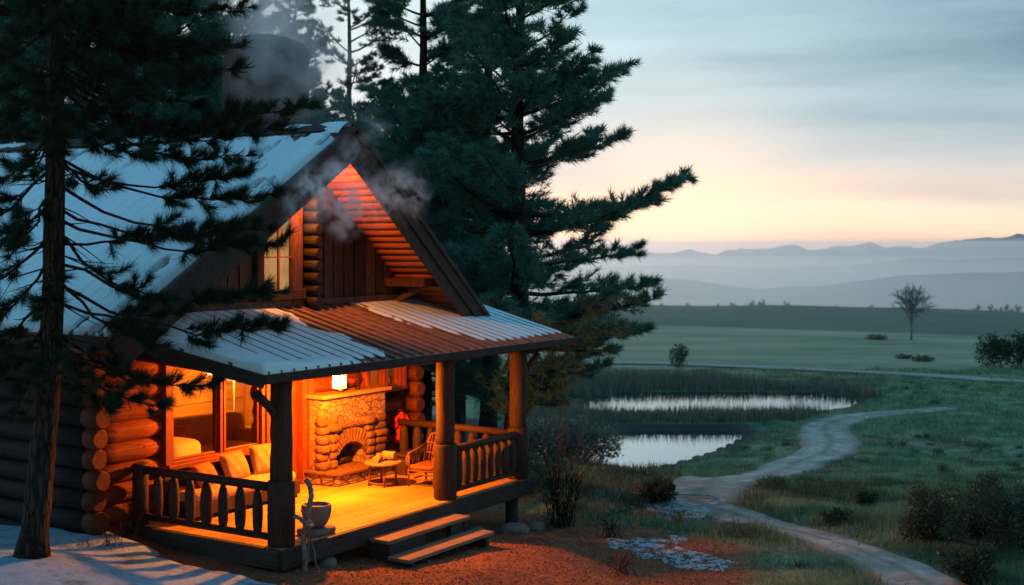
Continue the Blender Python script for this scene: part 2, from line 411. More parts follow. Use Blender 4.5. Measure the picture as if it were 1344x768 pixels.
def smooth_poly(P, it=2):
    for _ in range(it):
        Q = np.roll(P, -1, 0); P = np.stack([.75*P+.25*Q, .25*P+.75*Q], 1).reshape(-1, 2)
    return P
POND_NEAR = smooth_poly(POND_NEAR); POND_FAR = smooth_poly(POND_FAR)
def sdist(x, y, P):
    sh = np.shape(x); x = np.ravel(np.asarray(x, float)); y = np.ravel(np.asarray(y, float))
    best = np.full(x.shape, 1e9); ins = np.zeros(x.shape, bool)
    for a, b in zip(P, np.roll(P, -1, 0)):
        e = b-a; wx = x-a[0]; wy = y-a[1]; t = np.clip((wx*e[0]+wy*e[1])/(e@e+1e-12), 0, 1)
        best = np.minimum(best, (wx-t*e[0])**2+(wy-t*e[1])**2)
        c = (a[1] <= y) != (b[1] <= y)
        with np.errstate(divide='ignore', invalid='ignore'):
            xi = a[0]+(y-a[1])/(b[1]-a[1]+1e-12)*e[0]
        ins ^= c & (x < xi)
    d = np.sqrt(best); d[ins] *= -1
    return d.reshape(sh)
def ground(x, y, ponds=True):
    x = np.asarray(x, float); y = np.asarray(y, float)
    base = np.interp(y, PY, PZ)
    base = base - .020*sstep(180, 420, y)*(x-60)*np.where(y > 700, 0.3, 1) + sstep(20, 45, y)*.5*(fbm(x*.12+5, y*.12, 3, 3)-.5)*sstep(150, 60, y)
    base = base + sstep(110, 260, y)*4.5*(fbm(x*.011+3, y*.011, 11, 3)-.5)*sstep(700, 420, y)
    num = base*.008; den = np.full(np.shape(base), .008)
    for cx, cy, cz in CT:
        w = 1/(((x-cx)**2+(y-cy)**2)**1.5+.25); num = num+w*cz; den = den+w
    z = num/den
    z = z + .05*(fbm(x*1.3, y*1.3, 5, 3)-.5)*sstep(60, 20, y)
    if ponds:
        for P in (POND_NEAR, POND_FAR):
            near = (y > 50) & (y < 125)
            if not np.any(near): continue
            s = sdist(x, y, P)
            bank = ZW + .05 + np.clip(s, 0, 9)*.035
            z = np.where(near & (s > 0) & (s < 9), np.maximum(z, bank)*(1-sstep(6, 0, s)) + bank*sstep(6, 0, s), z)
            z = np.where(near & (s <= 0), np.minimum(z, ZW+.12+np.clip(s, -3, 0)*.5), z)
    return z
def gz(x, y): return float(ground(np.array([x]), np.array([y]))[0])
_D = np.concatenate([np.arange(13, 130, .1), np.arange(130, 1000, 1.)])
def at(u, v):
    x = (u-CX)/F*_D; z = CAMZ-(v-HZ)/F*_D
    g = ground(x, _D); k = int(np.argmax(z <= g)); d = _D[k]
    return ((u-CX)/F*d, d, float(g[k]))

# track centre lines
def catmull(P, n=10):
    P = np.array(P, float); P = np.vstack([2*P[0]-P[1], P, 2*P[-1]-P[-2]]); out = []
    for i in range(1, len(P)-2):
        for t in np.linspace(0, 1, n, endpoint=False):
            a, b, c, d = P[i-1:i+3]
            out.append(.5*((2*b)+(-a+c)*t+(2*a-5*b+4*c-d)*t*t+(-a+3*b-3*c+d)*t**3))
    out.append(P[-2]); return np.array(out)
TR1 = [(1300,830,1.5),(1245,792,1.45),(1190,752,1.3),(1125,723,1.2),(1045,698,1.1),(975,679,1.05),(925,664,1.15),(900,651,1.35),(925,640,1.9),(985,627,2.6),(1040,611,2.9),(1080,595,2.9),(1090,580,3.3),(1083,566,3.2),(1090,556,3.0),(1130,546,2.6),(1185,541,2.2),(1250,536,1.4)]
TR1 = [(*at(u, v)[:2], w) for u, v, w in TR1]
TR2 = [(740,478,3),(835,477,3),(930,480,3.2),(1030,484,3.2),(1130,489,3),(1240,495,2.8),(1350,502,2.6),(1500,512,2.4)]
TR2 = [(*at(u, v)[:2], w) for u, v, w in TR2]
T1 = catmull(TR1); T2 = catmull(TR2, 14)
def tdist(x, y, T):
    sh = np.shape(x); x = np.ravel(x); y = np.ravel(y); best = np.full(x.shape, 1e9)
    for a, b in zip(T[:-1], T[1:]):
        e = b[:2]-a[:2]; wx = x-a[0]; wy = y-a[1]; t = np.clip((wx*e[0]+wy*e[1])/(e@e+1e-9), 0, 1)
        best = np.minimum(best, np.hypot(wx-t*e[0], wy-t*e[1])-(a[2]+t*(b[2]-a[2]))/2)
    return best.reshape(sh)
def hl(x, y):
    dx = x-C0.x; dy = y-C0.y
    return dx*DR.x+dy*DR.y, dx*DL.x+dy*DL.y
def dirt_mask(x, y):
    r, l = hl(x, y)
    # yard in front of the porch
    d = np.hypot((r-2.4)/6.5, (l+2.2)/np.where(l > -2.2, 5, 2.9)) + .35*(fbm(x*.7, y*.7, 21, 4)-.5)
    m = 1-sstep(.72, 1.0, d)
    h = np.hypot((r-3)/6.0, (l-5)/9.0)
    m = np.maximum(m, 1-sstep(.8, 1.1, h))
    # bare soil at the inner side of the bend
    return np.clip(m, 0, 1)

# terrain sheet (one sheet, reaching to the horizon)
ny, nx = 380, 440
yy = 5*(9000/5.)**(np.linspace(0, 1, ny))
tt = np.linspace(-1.35, 1.35, nx)
Y, T = np.meshgrid(yy, tt, indexing='ij'); X = Y*T
Z = ground(X, Y)
near = Y < 130
td = np.full(X.shape, 99.); td[near] = tdist(X[near], Y[near], T1)
td2 = np.full(X.shape, 99.); m2 = (Y > 90) & (Y < 220); td2[m2] = tdist(X[m2], Y[m2], T2)
Z = Z - .06*(1-sstep(-.1, .5, np.minimum(td, td2)))
dirt = dirt_mask(X, Y)
dirt = np.maximum(dirt, .55*(1-sstep(.0, .7, td+.8*(fbm(X*.9, Y*.9, 31, 3)-.4))))
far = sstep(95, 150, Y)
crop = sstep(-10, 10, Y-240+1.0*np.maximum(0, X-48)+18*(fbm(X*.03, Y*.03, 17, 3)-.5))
mud = np.zeros(X.shape); mp = (Y > 55) & (Y < 125)
mud[mp] = np.maximum(1-sstep(.2, 1.6, sdist(X[mp], Y[mp], POND_NEAR)), 1-sstep(.2, 1.6, sdist(X[mp], Y[mp], POND_FAR)))
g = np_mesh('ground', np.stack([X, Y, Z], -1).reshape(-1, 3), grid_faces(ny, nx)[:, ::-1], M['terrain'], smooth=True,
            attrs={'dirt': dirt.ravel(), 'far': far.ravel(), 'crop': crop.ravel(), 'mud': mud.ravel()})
tag(g, 'rolling meadow and yard around the cabin', kind='structure')

def track(name, Tc, label, lift=.02, mat='path'):
    Tc = np.array(Tc); d = np.gradient(Tc[:, :2], axis=0); d /= np.linalg.norm(d, axis=1)[:, None]; nrm = np.stack([-d[:, 1], d[:, 0]], 1)
    k = 13; s = np.linspace(-.5, .5, k); n = len(Tc)
    wj = Tc[:, 2]*(1+.22*(vnoise(np.arange(n)*.45, np.zeros(n), 3)-.5))
    P = Tc[:, None, :2] + nrm[:, None, :]*(s[None, :, None]*wj[:, None, None])
    z = ground(P[..., 0], P[..., 1]) + lift - .03*np.exp(-((np.abs(s)-.26)/.1)**2)[None, :]
    z = z - .07*(np.abs(s) > .49)[None, :]
    o = np_mesh(name, np.concatenate([P, z[..., None]], -1).reshape(-1, 3), grid_faces(n, k), M[mat], smooth=True,
                attrs={'across': np.tile(s+.5, n)})
    return tag(o, label, kind='structure')
track('path', T1, 'pale winding dirt track curving through the meadow')
track('farm_track', T2, 'thin pale track crossing the far field', .12, 'path_far')

def water(name, P, label):
    c = P.mean(0); mb = MB(); mb.add([(p[0], p[1], ZW) for p in P], [list(range(len(P)))])
    o = mb.build(name, M['water']); return tag(o, label, kind='structure')
water('pond_water', POND_NEAR, 'nearer bright pond reflecting the sky')
water('pond_water', POND_FAR, 'farther long pond below the reed bank')

# hills
def ridge(name, D, ctrl, amp, fq, seed, label, col):
    n = 500; xs = np.linspace(-1.1*D, 1.1*D, n); u = CX+xs/D*F
    v = np.interp(u, [c[0] for c in ctrl], [c[1] for c in ctrl])
    top = CAMZ+(HZ-v)*D/F + amp*D/F*(fbm(xs/D*F*fq, xs*0, seed, 5)-.5)
    rows = []
    for k, (dy, f_) in enumerate([(-.30, 0), (-.2, .35), (-.1, .72), (-.04, .93), (0, 1), (.08, .8), (.2, 0)]):
        b = -.06*D
        zz = b + (top-b)*f_ + (0 if f_ in (0, 1) else 1)*amp*1.5*D/F*(fbm(xs/D*40+k*3.1, xs*0+k, seed+9, 4)-.5)
        rows.append(np.stack([xs*(1+dy), np.full(n, D*(1+dy)), zz], 1))
    o = np_mesh(name, np.concatenate(rows), grid_faces(len(rows), n)[:, ::-1], col, smooth=True)
    return tag(o, label, kind='structure')
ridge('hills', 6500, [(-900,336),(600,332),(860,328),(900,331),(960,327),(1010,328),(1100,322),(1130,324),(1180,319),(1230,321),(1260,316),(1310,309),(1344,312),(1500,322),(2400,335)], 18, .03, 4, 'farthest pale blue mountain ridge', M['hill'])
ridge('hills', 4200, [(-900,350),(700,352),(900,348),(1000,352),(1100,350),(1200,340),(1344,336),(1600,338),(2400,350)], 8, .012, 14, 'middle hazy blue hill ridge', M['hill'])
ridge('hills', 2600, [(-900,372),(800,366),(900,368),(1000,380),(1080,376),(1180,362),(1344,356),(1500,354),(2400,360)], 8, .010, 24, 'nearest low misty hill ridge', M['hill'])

# ------------------------------------------------------------------ trees
def unit(a): return a/np.maximum(np.linalg.norm(a, axis=-1, keepdims=True), 1e-9)
def needles(P0, P1, n, L, w, a0=.40, a1=1.1, up=0.0):
    P0 = np.asarray(P0); P1 = np.asarray(P1); N = len(P0)
    t = rng.random((N, n))**.85; b = P0[:, None]+(P1-P0)[:, None]*t[..., None]
    d = unit(P1-P0)[:, None]; r = rng.normal(size=(N, n, 3)); r = unit(r-(r*d).sum(-1, keepdims=True)*d)
    ang = rng.uniform(a0, a1, (N, n, 1))*(1-.5*(t[..., None] > .9))
    nd = d*np.cos(ang)+r*np.sin(ang); nd[..., 2] += up; nd = unit(nd)
    ln = L*rng.uniform(.65, 1.15, (N, n, 1)); sd = unit(np.cross(nd, rng.normal(size=(N, n, 3))))*(w/2)
    tip = b+nd*ln
    V = np.stack([b-sd, b+sd, tip], 2).reshape(-1, 3)
    return V
def tri_mesh(name, V, mat, parent):
    return np_mesh(name, V, np.arange(len(V)).reshape(-1, 3), mat, parent)

def curve_branch(p, az, e0, e1, L, n=7, wig=.06):
    pts = [np.array(p, float)]; st = L/(n-1)
    for i in range(n-1):
        f = i/(n-2); e = e0+(e1-e0)*f+random.gauss(0, wig); a = az+random.gauss(0, wig*1.2)
        pts.append(pts[-1]+st*np.array([math.cos(a)*math.cos(e), math.sin(a)*math.cos(e), math.sin(e)]))
    return pts
def lerp_pts(pts, t):
    x = t*(len(pts)-1); i = min(int(x), len(pts)-2); f = x-i
    return pts[i]*(1-f)+pts[i+1]*f, unit(pts[i+1]-pts[i])

def foliate(pts, L, dens, tw, mb, TW0, TW1, start=.3, rise=.20, sub=3, r0=.008):
    """side twigs with sub-twigs along a branch"""
    k = max(3, int(L*dens))
    for i in range(k):
        t = start+(1-start)*(i+random.random()*.8)/k; t = min(t, .99)
        p, d = lerp_pts(pts, t); side = 1 if i % 2 else -1
        az = math.atan2(d[1], d[0])+side*random.uniform(.5, 1.0)
        l = tw*(1.15-t)*random.uniform(.7, 1.2)+.18*tw
        e = random.gauss(rise, .16)
        q = p+l*np.array([math.cos(az)*math.cos(e), math.sin(az)*math.cos(e), math.sin(e)])
        if mb: mb.tube([p, q], [r0, r0*.4], 3, cap=False)
        TW0.append(p+(q-p)*.25); TW1.append(q)
        for s in range(sub):
            f = random.uniform(.25, .95); b = p+(q-p)*f; a2 = az+random.choice((-1, 1))*random.uniform(.4, .9); e2 = e+random.gauss(.28, .22)
            l2 = l*random.uniform(.3, .55)
            TW0.append(b); TW1.append(b+l2*np.array([math.cos(a2)*math.cos(e2), math.sin(a2)*math.cos(e2), math.sin(e2)]))
    p, d = lerp_pts(pts, .75); TW0.append(p); TW1.append(pts[-1])

def pine(x, y, h, prof, label, z0=None, seed=1, lean=(0, 0), whorl=.42, per=5, nn=32, nl=.22, nw=.022, mat='needle', dens=7.0, tw=.80,
         clear=1.0, thin=0.0, rt=.24, start=.14, barkm='bark', name='pine_tree', group='tall pines behind the cabin', elev=None, sub=3):
    random.seed(seed)
    z0 = gz(x, y)-.1 if z0 is None else z0
    root = empty(name, (x, y, z0)); tag(root, label, 'pine tree', group)
    tr = MB(); n = 14
    axis = lambda zz: np.array([lean[0]*zz+.05*math.sin(zz*.7+seed), lean[1]*zz+.05*math.cos(zz*.6+seed), zz])
    tr.tube([axis(h*i/n) for i in range(n+1)], [max(.015, rt*(1.25 if i == 0 else 1)*(1-i/n*.95)) for i in range(n+1)], 9, wob=.05)
    T0, T1_ = [], []
    z = clear
    while z < h-.3:
        rad = np.interp(z+z0, [p[0] for p in prof], [p[1] for p in prof])
        for k in range(per):
            if random.random() < thin: continue
            az = random.uniform(0, 2*math.pi); L = rad*random.uniform(.62, 1.12)
            if L < .15: L = .15
            f = z/h
            e0 = (-.15+.75*f+random.gauss(0, .1)) if elev is None else elev+random.gauss(0, .12)
            e1 = e0+random.uniform(.15, .55)
            pts = curve_branch(axis(z+random.uniform(-.15, .15)), az, e0, e1, L)
            tr.tube(pts, [max(.006, (.014+.012*L)*(1-.8*i/6)) for i in range(7)], 4, cap=False)
            foliate(pts, L, dens, tw*min(1, .35+L*.3), None, T0, T1_, start, sub=sub)
        z += whorl*random.uniform(.75, 1.25)
    tr.build('trunk', M[barkm], root)
    V = needles(np.array(T0), np.array(T1_), nn, nl, nw, up=.12)
    tri_mesh('crown', V, M[mat], root)
    return root

def px_at(u, d): return (u-CX)/F*d
# the big pines right of the cabin
pine(px_at(676, 29), 29, 17, [(-1,.5),(.3,1.4),(1.2,3.3),(2.2,4.1),(3.6,4.1),(5,3.3),(6,2.8),(9.5,2.1),(12,1.4),(16,.2)], 'tallest broad pine right of the cabin, boughs reaching over the ponds', seed=11, per=6, dens=7, clear=2.2, whorl=.56, lean=(.012, 0), rt=.27)
pine(px_at(640, 34), 34, 18, [(-1,1),(1,1.6),(4,2.4),(8,1.9),(12,1.3),(17,.2)], 'pine with a slim trunk just left of the tallest pine', seed=12, per=4, thin=.3, clear=3.6, whorl=.55, rt=.26)
pine(px_at(553, 31), 31, 16, [(-1,1),(1.5,2.0),(3.5,2.8),(6.3,2.9),(7.2,1.7),(10,1.5),(15,.2)], 'dense pine rising directly behind the gable peak', seed=13, per=4, thin=.3, whorl=.5, clear=2.0)
pine(px_at(604, 40), 40, 11.5, [(-1,1),(1.5,2.6),(5,2.8),(8,1.4),(10,.3)], 'shaded pine filling the gap behind the gable pine', seed=17, per=5, clear=2.4)
# pines behind the roof, distance haze put into their needle colour
pine(px_at(386, 46), 46, 18.2, [(-1,1),(3,2.6),(8,2.1),(11.5,1.0),(13.2,.15)], 'misty cone shaped spruce beside the chimney', seed=21, mat='needle_haze', per=6, nw=.03, nl=.2, elev=.15, whorl=.4)
pine(px_at(457, 48), 48, 22, [(-1,1),(4,1.4),(8,2.0),(12,2.0),(17,.8)], 'thin misty pine with a bare trunk and sparse branches', seed=22, mat='needle_haze', per=3, thin=.25, nw=.028, nl=.2, dens=4, whorl=.55, barkm='bark_grey')
pine(px_at(505, 52), 52, 16, [(-1,2.2),(5,2.4),(8,1.6),(11,.2)], 'low misty pine between the thin pine and the gable pine', seed=23, mat='needle_haze', per=5, nw=.03, nl=.2)
# dark stand behind the left roof
for i, (u, d, h, lab) in enumerate([(-30,31,15,'dark pine at the far left edge behind the roof'), (62,34,17,'dark pine behind the roof next to the left edge'), (150,33,15.5,'dark pine behind the middle of the snowy roof'),
                                (232,38,16,'dark pine behind the roof left of the chimney'), (300,43,15,'dark pine half hidden behind the chimney smoke')]):
    pine(px_at(u, d), d, h, [(-1,2),(3,3.2),(7,2.8),(11,2.0),(16,.3)], lab, seed=31+i, per=5, thin=.05, nn=22, nw=.028, nl=.2, clear=3.5)

# foreground pine: own boughs, long needles
def near_pine():
    random.seed(5)
    x, y = -5.92, 15.75; z0 = gz(x, y)-.08
    root = empty('foreground_pine', (x, y, z0)); tag(root, 'dark foreground pine with long needles standing in the snow at left', 'pine tree')
    ax = [(0, 0), (.6, .06), (1.8, .17), (3.4, .28), (5.0, .31), (7.5, .30), (10, .32)]
    tr = MB()
    tr.tube([(np.interp(z, *zip(*ax)), .03*math.sin(z), z) for z in np.linspace(0, 9.5, 22)], [max(.05, .172-.0115*z+(.07 if z < .2 else 0)) for z in np.linspace(0, 9.5, 22)], 14, wob=.04)
    T0, T1_ = [], []
    def local(u, v, d): return np.array([(u-CX)/F*d-x, d-y, CAMZ-(v-HZ)/F*d-z0])
    def bough(v0, u1, v1, dy=0., sag=.12, bare=.3, tw=.38, dens=9.0, r=.024):
        zt = CAMZ-(v0-HZ)/F*y-z0
        p0 = np.array([np.interp(zt, *zip(*ax)), 0, zt]); p1 = local(u1, v1, y+dy)
        L = np.linalg.norm(p1-p0); n = 9; pts = []
        for i in range(n):
            t = i/(n-1); q = p0+(p1-p0)*t; q[2] -= sag*L*math.sin(math.pi*min(1, t*1.05))*(1 if t < 1 else 0)
            q += rng.normal(0, .02*L*.5, 3)*(0 < i < n-1); pts.append(q)
        tr.tube(pts, [r*(1-.8*i/(n-1)) for i in range(n)], 6, cap=False)
        k = max(3, int(L*dens))
        for i in range(k):
            t = min(.99, bare+(1-bare)*(i+random.random())/k); p, d = lerp_pts(pts, t)
            sdv = unit(np.cross(d, [0, 0, 1]))*(1 if i % 2 else -1)
            l = tw*random.uniform(.5, 1.1)*(1.15-.6*t)
            dd = unit(d*random.uniform(.5, 1.1)+sdv*random.uniform(.3, .9)+np.array([0, 0, random.gauss(.12, .3)]))
            q = p+dd*l*.6; q2 = q+unit(dd+np.array([0, 0, random.uniform(.1, .6)]))*l*.4
            tr.tube([p, q, q2], [.009, .007, .004], 4, cap=False)
            if l > .2:
                T0.append(p+(q-p)*.35); T1_.append(q); T0.append(q); T1_.append(q2)
            if random.random() < .6:
                f = random.uniform(.3, .9); b = p+(q-p)*f; q3 = b+unit(dd+rng.normal(0, .55, 3))*l*.45
                tr.tube([b, q3], [.006, .004], 3, cap=False); T0.append(b); T1_.append(q3)
        p, d = lerp_pts(pts, .72); T0.append(p); T1_.append(pts[-1])
        return pts
    B = [  # start height v, tip u, tip v, depth offset, sag, bare
        (-40,330,10,.2,.10,.25), (-20,300,60,-.3,.12,.25), (-90,260,-10,.4,.06,.2), (-60,200,30,-.5,.1,.2), (-110,340,-60,.2,.05,.2), (10,240,80,.5,.1,.25),
        (35,306,62,.2,.08,.35), (60,255,135,.3,.12,.3), (70,325,88,-.2,.10,.45), (90,402,140,.1,.16,.42), (80,380,170,.4,.18,.4), (110,330,205,-.3,.15,.4), (140,300,150,.5,.14,.3),
        (205,360,255,.1,.10,.45), (215,330,225,.4,.10,.5), (240,352,300,-.2,.10,.45), (270,300,310,.4,.08,.45), (285,368,318,.1,.08,.55), (320,240,300,.5,.05,.35),
        (345,368,385,.0,.10,.58), (370,372,430,.2,.10,.55), (395,250,410,.3,.08,.4), (360,215,455,-.5,.10,.4), (300,215,395,-.6,.10,.4),
        (430,276,508,.0,.10,.42), (450,210,535,-.3,.10,.40), (440,170,500,.4,.06,.35), (470,150,540,-.5,.08,.3),
        (30,-60,90,.1,.1,.2), (80,-50,130,-.4,.1,.2), (130,-40,190,.3,.1,.25), (170,-30,250,-.3,.12,.3), (210,-40,300,.2,.1,.3), (260,-40,330,-.4,.1,.3), (300,-50,390,.4,.1,.3), (330,-20,430,-.2,.1,.3),
        (370,-30,470,.3,.1,.3), (410,-10,500,-.4,.1,.3), (440,20,540,-.6,.08,.25), (0,-30,20,-.3,.1,.2), (-60,-40,-20,.3,.1,.2), (-100,30,-40,-.6,.05,.2),
        (60,60,150,-1.2,.1,.2), (140,40,230,-1.3,.1,.25), (220,20,330,-1.2,.1,.3), (300,60,420,-1.1,.1,.3), (390,60,500,-1.0,.1,.3), (20,150,110,-1.1,.1,.2), (120,190,210,-1.0,.12,.25), (-40,100,40,-1.0,.1,.2),
        (50,160,60,1.2,.1,.2), (150,150,130,1.2,.1,.25), (-20,60,0,1.2,.1,.2), (100,20,90,1.2,.1,.2), (200,140,250,1.0,.1,.3), (-100,160,-70,.8,.05,.2), (-80,230,-40,-.7,.05,.2), (0,130,20,-.8,.08,.15), (40,110,60,.7,.08,.15), (90,180,120,.8,.08,.2), (20,30,40,-1.2,.08,.15), (110,10,150,-.9,.08,.2), (160,70,180,-1.1,.08,.2),
        (0,220,50,.9,.1,.2), (60,210,110,-.9,.1,.2), (100,260,170,1.0,.12,.25), (30,180,20,-.9,.08,.2), (-50,150,10,.9,.08,.15), (-30,20,50,.8,.08,.15),
    ]
    for b in B:
        bough(b[0], b[1], b[2], b[3], b[4], b[5])
    for k in range(34):   # bare dead twigs low on the trunk
        v0 = random.uniform(200, 470); side = random.choice((-1, 1)); u1 = 72+side*random.uniform(25, 90); zt = CAMZ-(v0-HZ)/F*y-z0
        p0 = np.array([np.interp(zt, *zip(*ax)), 0, zt]); p1 = local(u1, v0+random.uniform(-10, 50), y+random.uniform(-.5, .5))
        mid = (p0+p1)/2+rng.normal(0, .05, 3); tr.tube([p0, mid, p1], [.012, .008, .003], 4, cap=False)
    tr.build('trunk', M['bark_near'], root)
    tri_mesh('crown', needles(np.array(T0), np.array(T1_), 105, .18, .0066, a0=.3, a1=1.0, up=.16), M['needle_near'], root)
near_pine()

# bare trees and shrubs
def bare_tree(name, x, y, h, label, cat, group=None, mat='bark_grey', seed=1, levels=5, r=.012, spread=.55, z0=None, nseg=3, kids=3):
    random.seed(seed); mb = MB(); twigs = MB()
    z0 = gz(x, y) if z0 is None else z0
    def grow(p, d, L, rad, lev):
        q = p+d*L; m = (p+q)/2+Vector([random.gauss(0, L*.05) for _ in range(3)])
        (mb if lev > levels-2 else twigs).tube([p, m, q], [rad, rad*.8, rad*.62], 5 if lev > 2 else 3, cap=False)
        if lev == 0: return
        for k in range(kids+(1 if lev < levels else 0)):
            a = random.uniform(0, 2*math.pi); s = spread*random.uniform(.6, 1.3)
            o = d.orthogonal().normalized(); o.rotate(Matrix.Rotation(a, 3, d))
            nd = (d*math.cos(s)+o*math.sin(s)+Vector((0, 0, .08))).normalized()
            f = random.uniform(.55, 1.0); grow(p+(q-p)*f, nd, L*random.uniform(.62, .86), rad*.55, lev-1)
    grow(Vector((0, 0, -.1)), Vector((random.gauss(0, .04), 0, 1)).normalized(), h*.30, h*r*1.6, levels)
    root = empty(name, (x, y, z0)); tag(root, label, cat, group)
    mb.build('trunk', M[mat], root); twigs.build('crown', M[mat], root)
    return root
p = at(1196, 446)
def lone_tree(x, y, h, label):
    random.seed(15); root = empty('bare_tree', (x, y, gz(x, y)-.1)); tag(root, label, 'tree'); tr = MB(); cr = MB()
    tr.tube([(0, 0, 0), (.05, 0, h*.2), (0, .05, h*.42), (.1, 0, h*.7)], [h*.022, h*.017, h*.012, h*.005], 8)
    for k in range(34):
        zb = h*random.uniform(.22, .55); az = random.uniform(0, 6.283); el_ = random.uniform(-.15, 1.45)
        c = Vector((0, 0, h*.60)); tip = c+Vector((math.cos(az)*math.cos(el_)*h*.42, math.sin(az)*math.cos(el_)*h*.42, math.sin(el_)*h*.40))*random.uniform(.8, 1.05)
        b_ = Vector((0, 0, zb)); m_ = b_.lerp(tip, .5)+Vector((0, 0, h*.05)); tr.tube([b_, m_, tip], [h*.009, h*.006, h*.002], 4, cap=False)
        for j in range(11):
            f = random.uniform(.3, 1.0); q = b_.lerp(m_, f*2) if f < .5 else m_.lerp(tip, f*2-1)
            d_ = ((tip-b_).normalized()+Vector([random.gauss(0, .6) for _ in range(3)])).normalized(); e_ = q+d_*h*random.uniform(.08, .17)
            cr.tube([q, e_], [h*.004, h*.0015], 3, cap=False)
            for _ in range(4):
                q2 = q.lerp(e_, random.uniform(.3, 1)); d2 = (d_+Vector([random.gauss(0, .6) for _ in range(3)])).normalized(); cr.tube([q2, q2+d2*h*random.uniform(.04, .08)], [h*.0024, h*.001], 3, cap=False)
    tr.build('trunk', M['bark_haze'], root); cr.build('crown', M['bark_haze'], root)
lone_tree(p[0], p[1], 7.8, 'lone round bare tree standing in the middle of the far field')
# tiny tree line in the mist: one mesh per tree, copies carry their own label
proto = None
spots = [(872,780,9,'dim'),(888,900,8,''),(905,820,10,''),(922,850,7,''),(940,780,9,''),(957,900,12,''),(968,800,9,''),(984,860,13,''),(1001,780,12,''),(1012,900,9,''),(1034,840,12,''),(1052,800,8,''),
         (1075,900,7,''),(1098,820,9,''),(1112,860,8,''),(1140,800,9,''),(1155,850,7,''),(1255,820,7,''),(1282,780,9,''),(1300,850,11,''),(1318,800,10,''),(1336,860,11,'')]
for i, (u, d, h, _) in enumerate(spots):
    if proto is None:
        random.seed(9); mb = MB()
        def gr(p, dd, L, rad, lev):
            q = p+dd*L; mb.tube([p, q], [rad, rad*.6], 3, cap=False)
            if lev:
                for _k in range(4):
                    s = random.uniform(.3, .9); o = dd.orthogonal().normalized(); o.rotate(Matrix.Rotation(random.uniform(0, 6.3), 3, dd))
                    gr(p+(q-p)*random.uniform(.4, 1), (dd*math.cos(s)+o*math.sin(s)).normalized(), L*.72, rad*.7, lev-1)
        gr(Vector((0, 0, 0)), Vector((0, 0, 1)), .36, .03, 4)
        proto = mb.build('misty_tree', M['bark_grey']); o = proto
    else:
        o = proto.copy(); COL.objects.link(o)
    x = px_at(u, d); o.location = (x, d, gz(x, d)-.3); o.scale = (h*random.uniform(.8, 1.2),)*2+(h,); o.rotation_euler = (0, 0, random.uniform(0, 6))
    tag(o, 'tiny faint bare tree in the row fading into mist beyond the field crest', 'tree', 'trees in the mist beyond the field')

def leaf_cloud(name, x, y, z, blobs, n, ls, mat, label, cat, group=None, stems=18, sm='bark', seed=0, droop=0):
    r_ = np.random.default_rng(seed); root = empty(name, (x, y, z)); tag(root, label, cat, group)
    B = np.array(blobs, float); w = B[:, 3]*B[:, 4]; ch = r_.choice(len(B), n, p=w/w.sum())
    d = unit(r_.normal(size=(n, 3))); rad = r_.random((n, 1))**.45
    P = B[ch, :3]+d*rad*np.stack([B[ch, 3], B[ch, 3], B[ch, 4]], 1)
    P += .12*B[ch, 3:4]*np.sin(P[:, [1, 2, 0]]*9+r_.random(3)*6)
    P[:, 2] = np.maximum(P[:, 2], .02)
    e = unit(d*.6+r_.normal(size=(n, 3))*.7+np.array([0, 0, .3])); s = unit(np.cross(e, r_.normal(size=(n, 3))))
    L = ls*r_.uniform(.6, 1.3, (n, 1))
    V = np.stack([P-s*L*.28, P+e*L*.5-s*L*.1, P+e*L, P+s*L*.28+e*L*.3], 1).reshape(-1, 3)
    np_mesh('foliage', V, np.arange(4*n).reshape(-1, 4), M[mat], root)
    mb = MB(); random.seed(seed+1)
    for k in range(stems):
        b = B[k % len(B)]; q = b[:3]+r_.normal(size=3)*b[3]*.45
        mb.tube([(q[0]*.15, q[1]*.15, -.05), (q[0]*.6, q[1]*.6, q[2]*.6), tuple(q)], [.015, .01, .004], 4, cap=False)
    mb.build('stems', M[sm], root); return root

def stem_shrub(name, x, y, h, spread, n, label, cat, mat='bark', seed=0, r=.009, group=None, leaves=None):
    random.seed(seed); root = empty(name, (x, y, gz(x, y))); tag(root, label, cat, group); mb = MB(); tips = []
    for k in range(n):
        a = random.uniform(0, 6.283); s = spread*random.random()**.7; hh = h*random.uniform(.5, 1.05)
        b = Vector((random.gauss(0, .12), random.gauss(0, .12), -.05)); q = Vector((math.cos(a)*s, math.sin(a)*s, hh*(1-.25*s/spread)))
        m = b*.45+q*.55+Vector((-math.cos(a)*s*.18, -math.sin(a)*s*.18, hh*.08))
        mb.tube([b, m, q], [r, r*.75, r*.3], 4, cap=False)
        for j in range(5):
            f = random.uniform(.35, .95); p0 = m.lerp(q, (f-.35)/.65) if f > .5 else b.lerp(m, f*1.8)
            p1 = p0+Vector((random.gauss(0, .16)+math.cos(a)*.1, random.gauss(0, .16)+math.sin(a)*.1, random.uniform(.12, .4)))*h*.42
            mb.tube([p0, p1], [r*.45, r*.2], 3, cap=False); tips.append(p1)
    mb.build('stems', M[mat], root)
    if leaves:
        ln, ls, lm, zmax = leaves; r_ = np.random.default_rng(seed)
        P = np.array([[t.x, t.y, t.z] for t in tips])[r_.integers(0, len(tips), ln)]*r_.uniform(.35, 1, (ln, 1)); P[:, 2] = r_.uniform(.02, zmax, ln)
        e = unit(r_.normal(size=(ln, 3))); s = unit(np.cross(e, r_.normal(size=(ln, 3))))
        V = np.stack([P-s*ls*.3, P+e*ls*.5, P+s*ls*.3+e*ls*.2], 1).reshape(-1, 3)
        tri_mesh('foliage', V, M[lm], root)
    return root
p = at(738, 692); stem_shrub('bare_shrub', p[0], p[1], 1.75, 1.0, 46, 'bare twiggy shrub beside the right end of the porch', 'shrub', seed=4, leaves=(500, .07, 'brightleaf', .7))
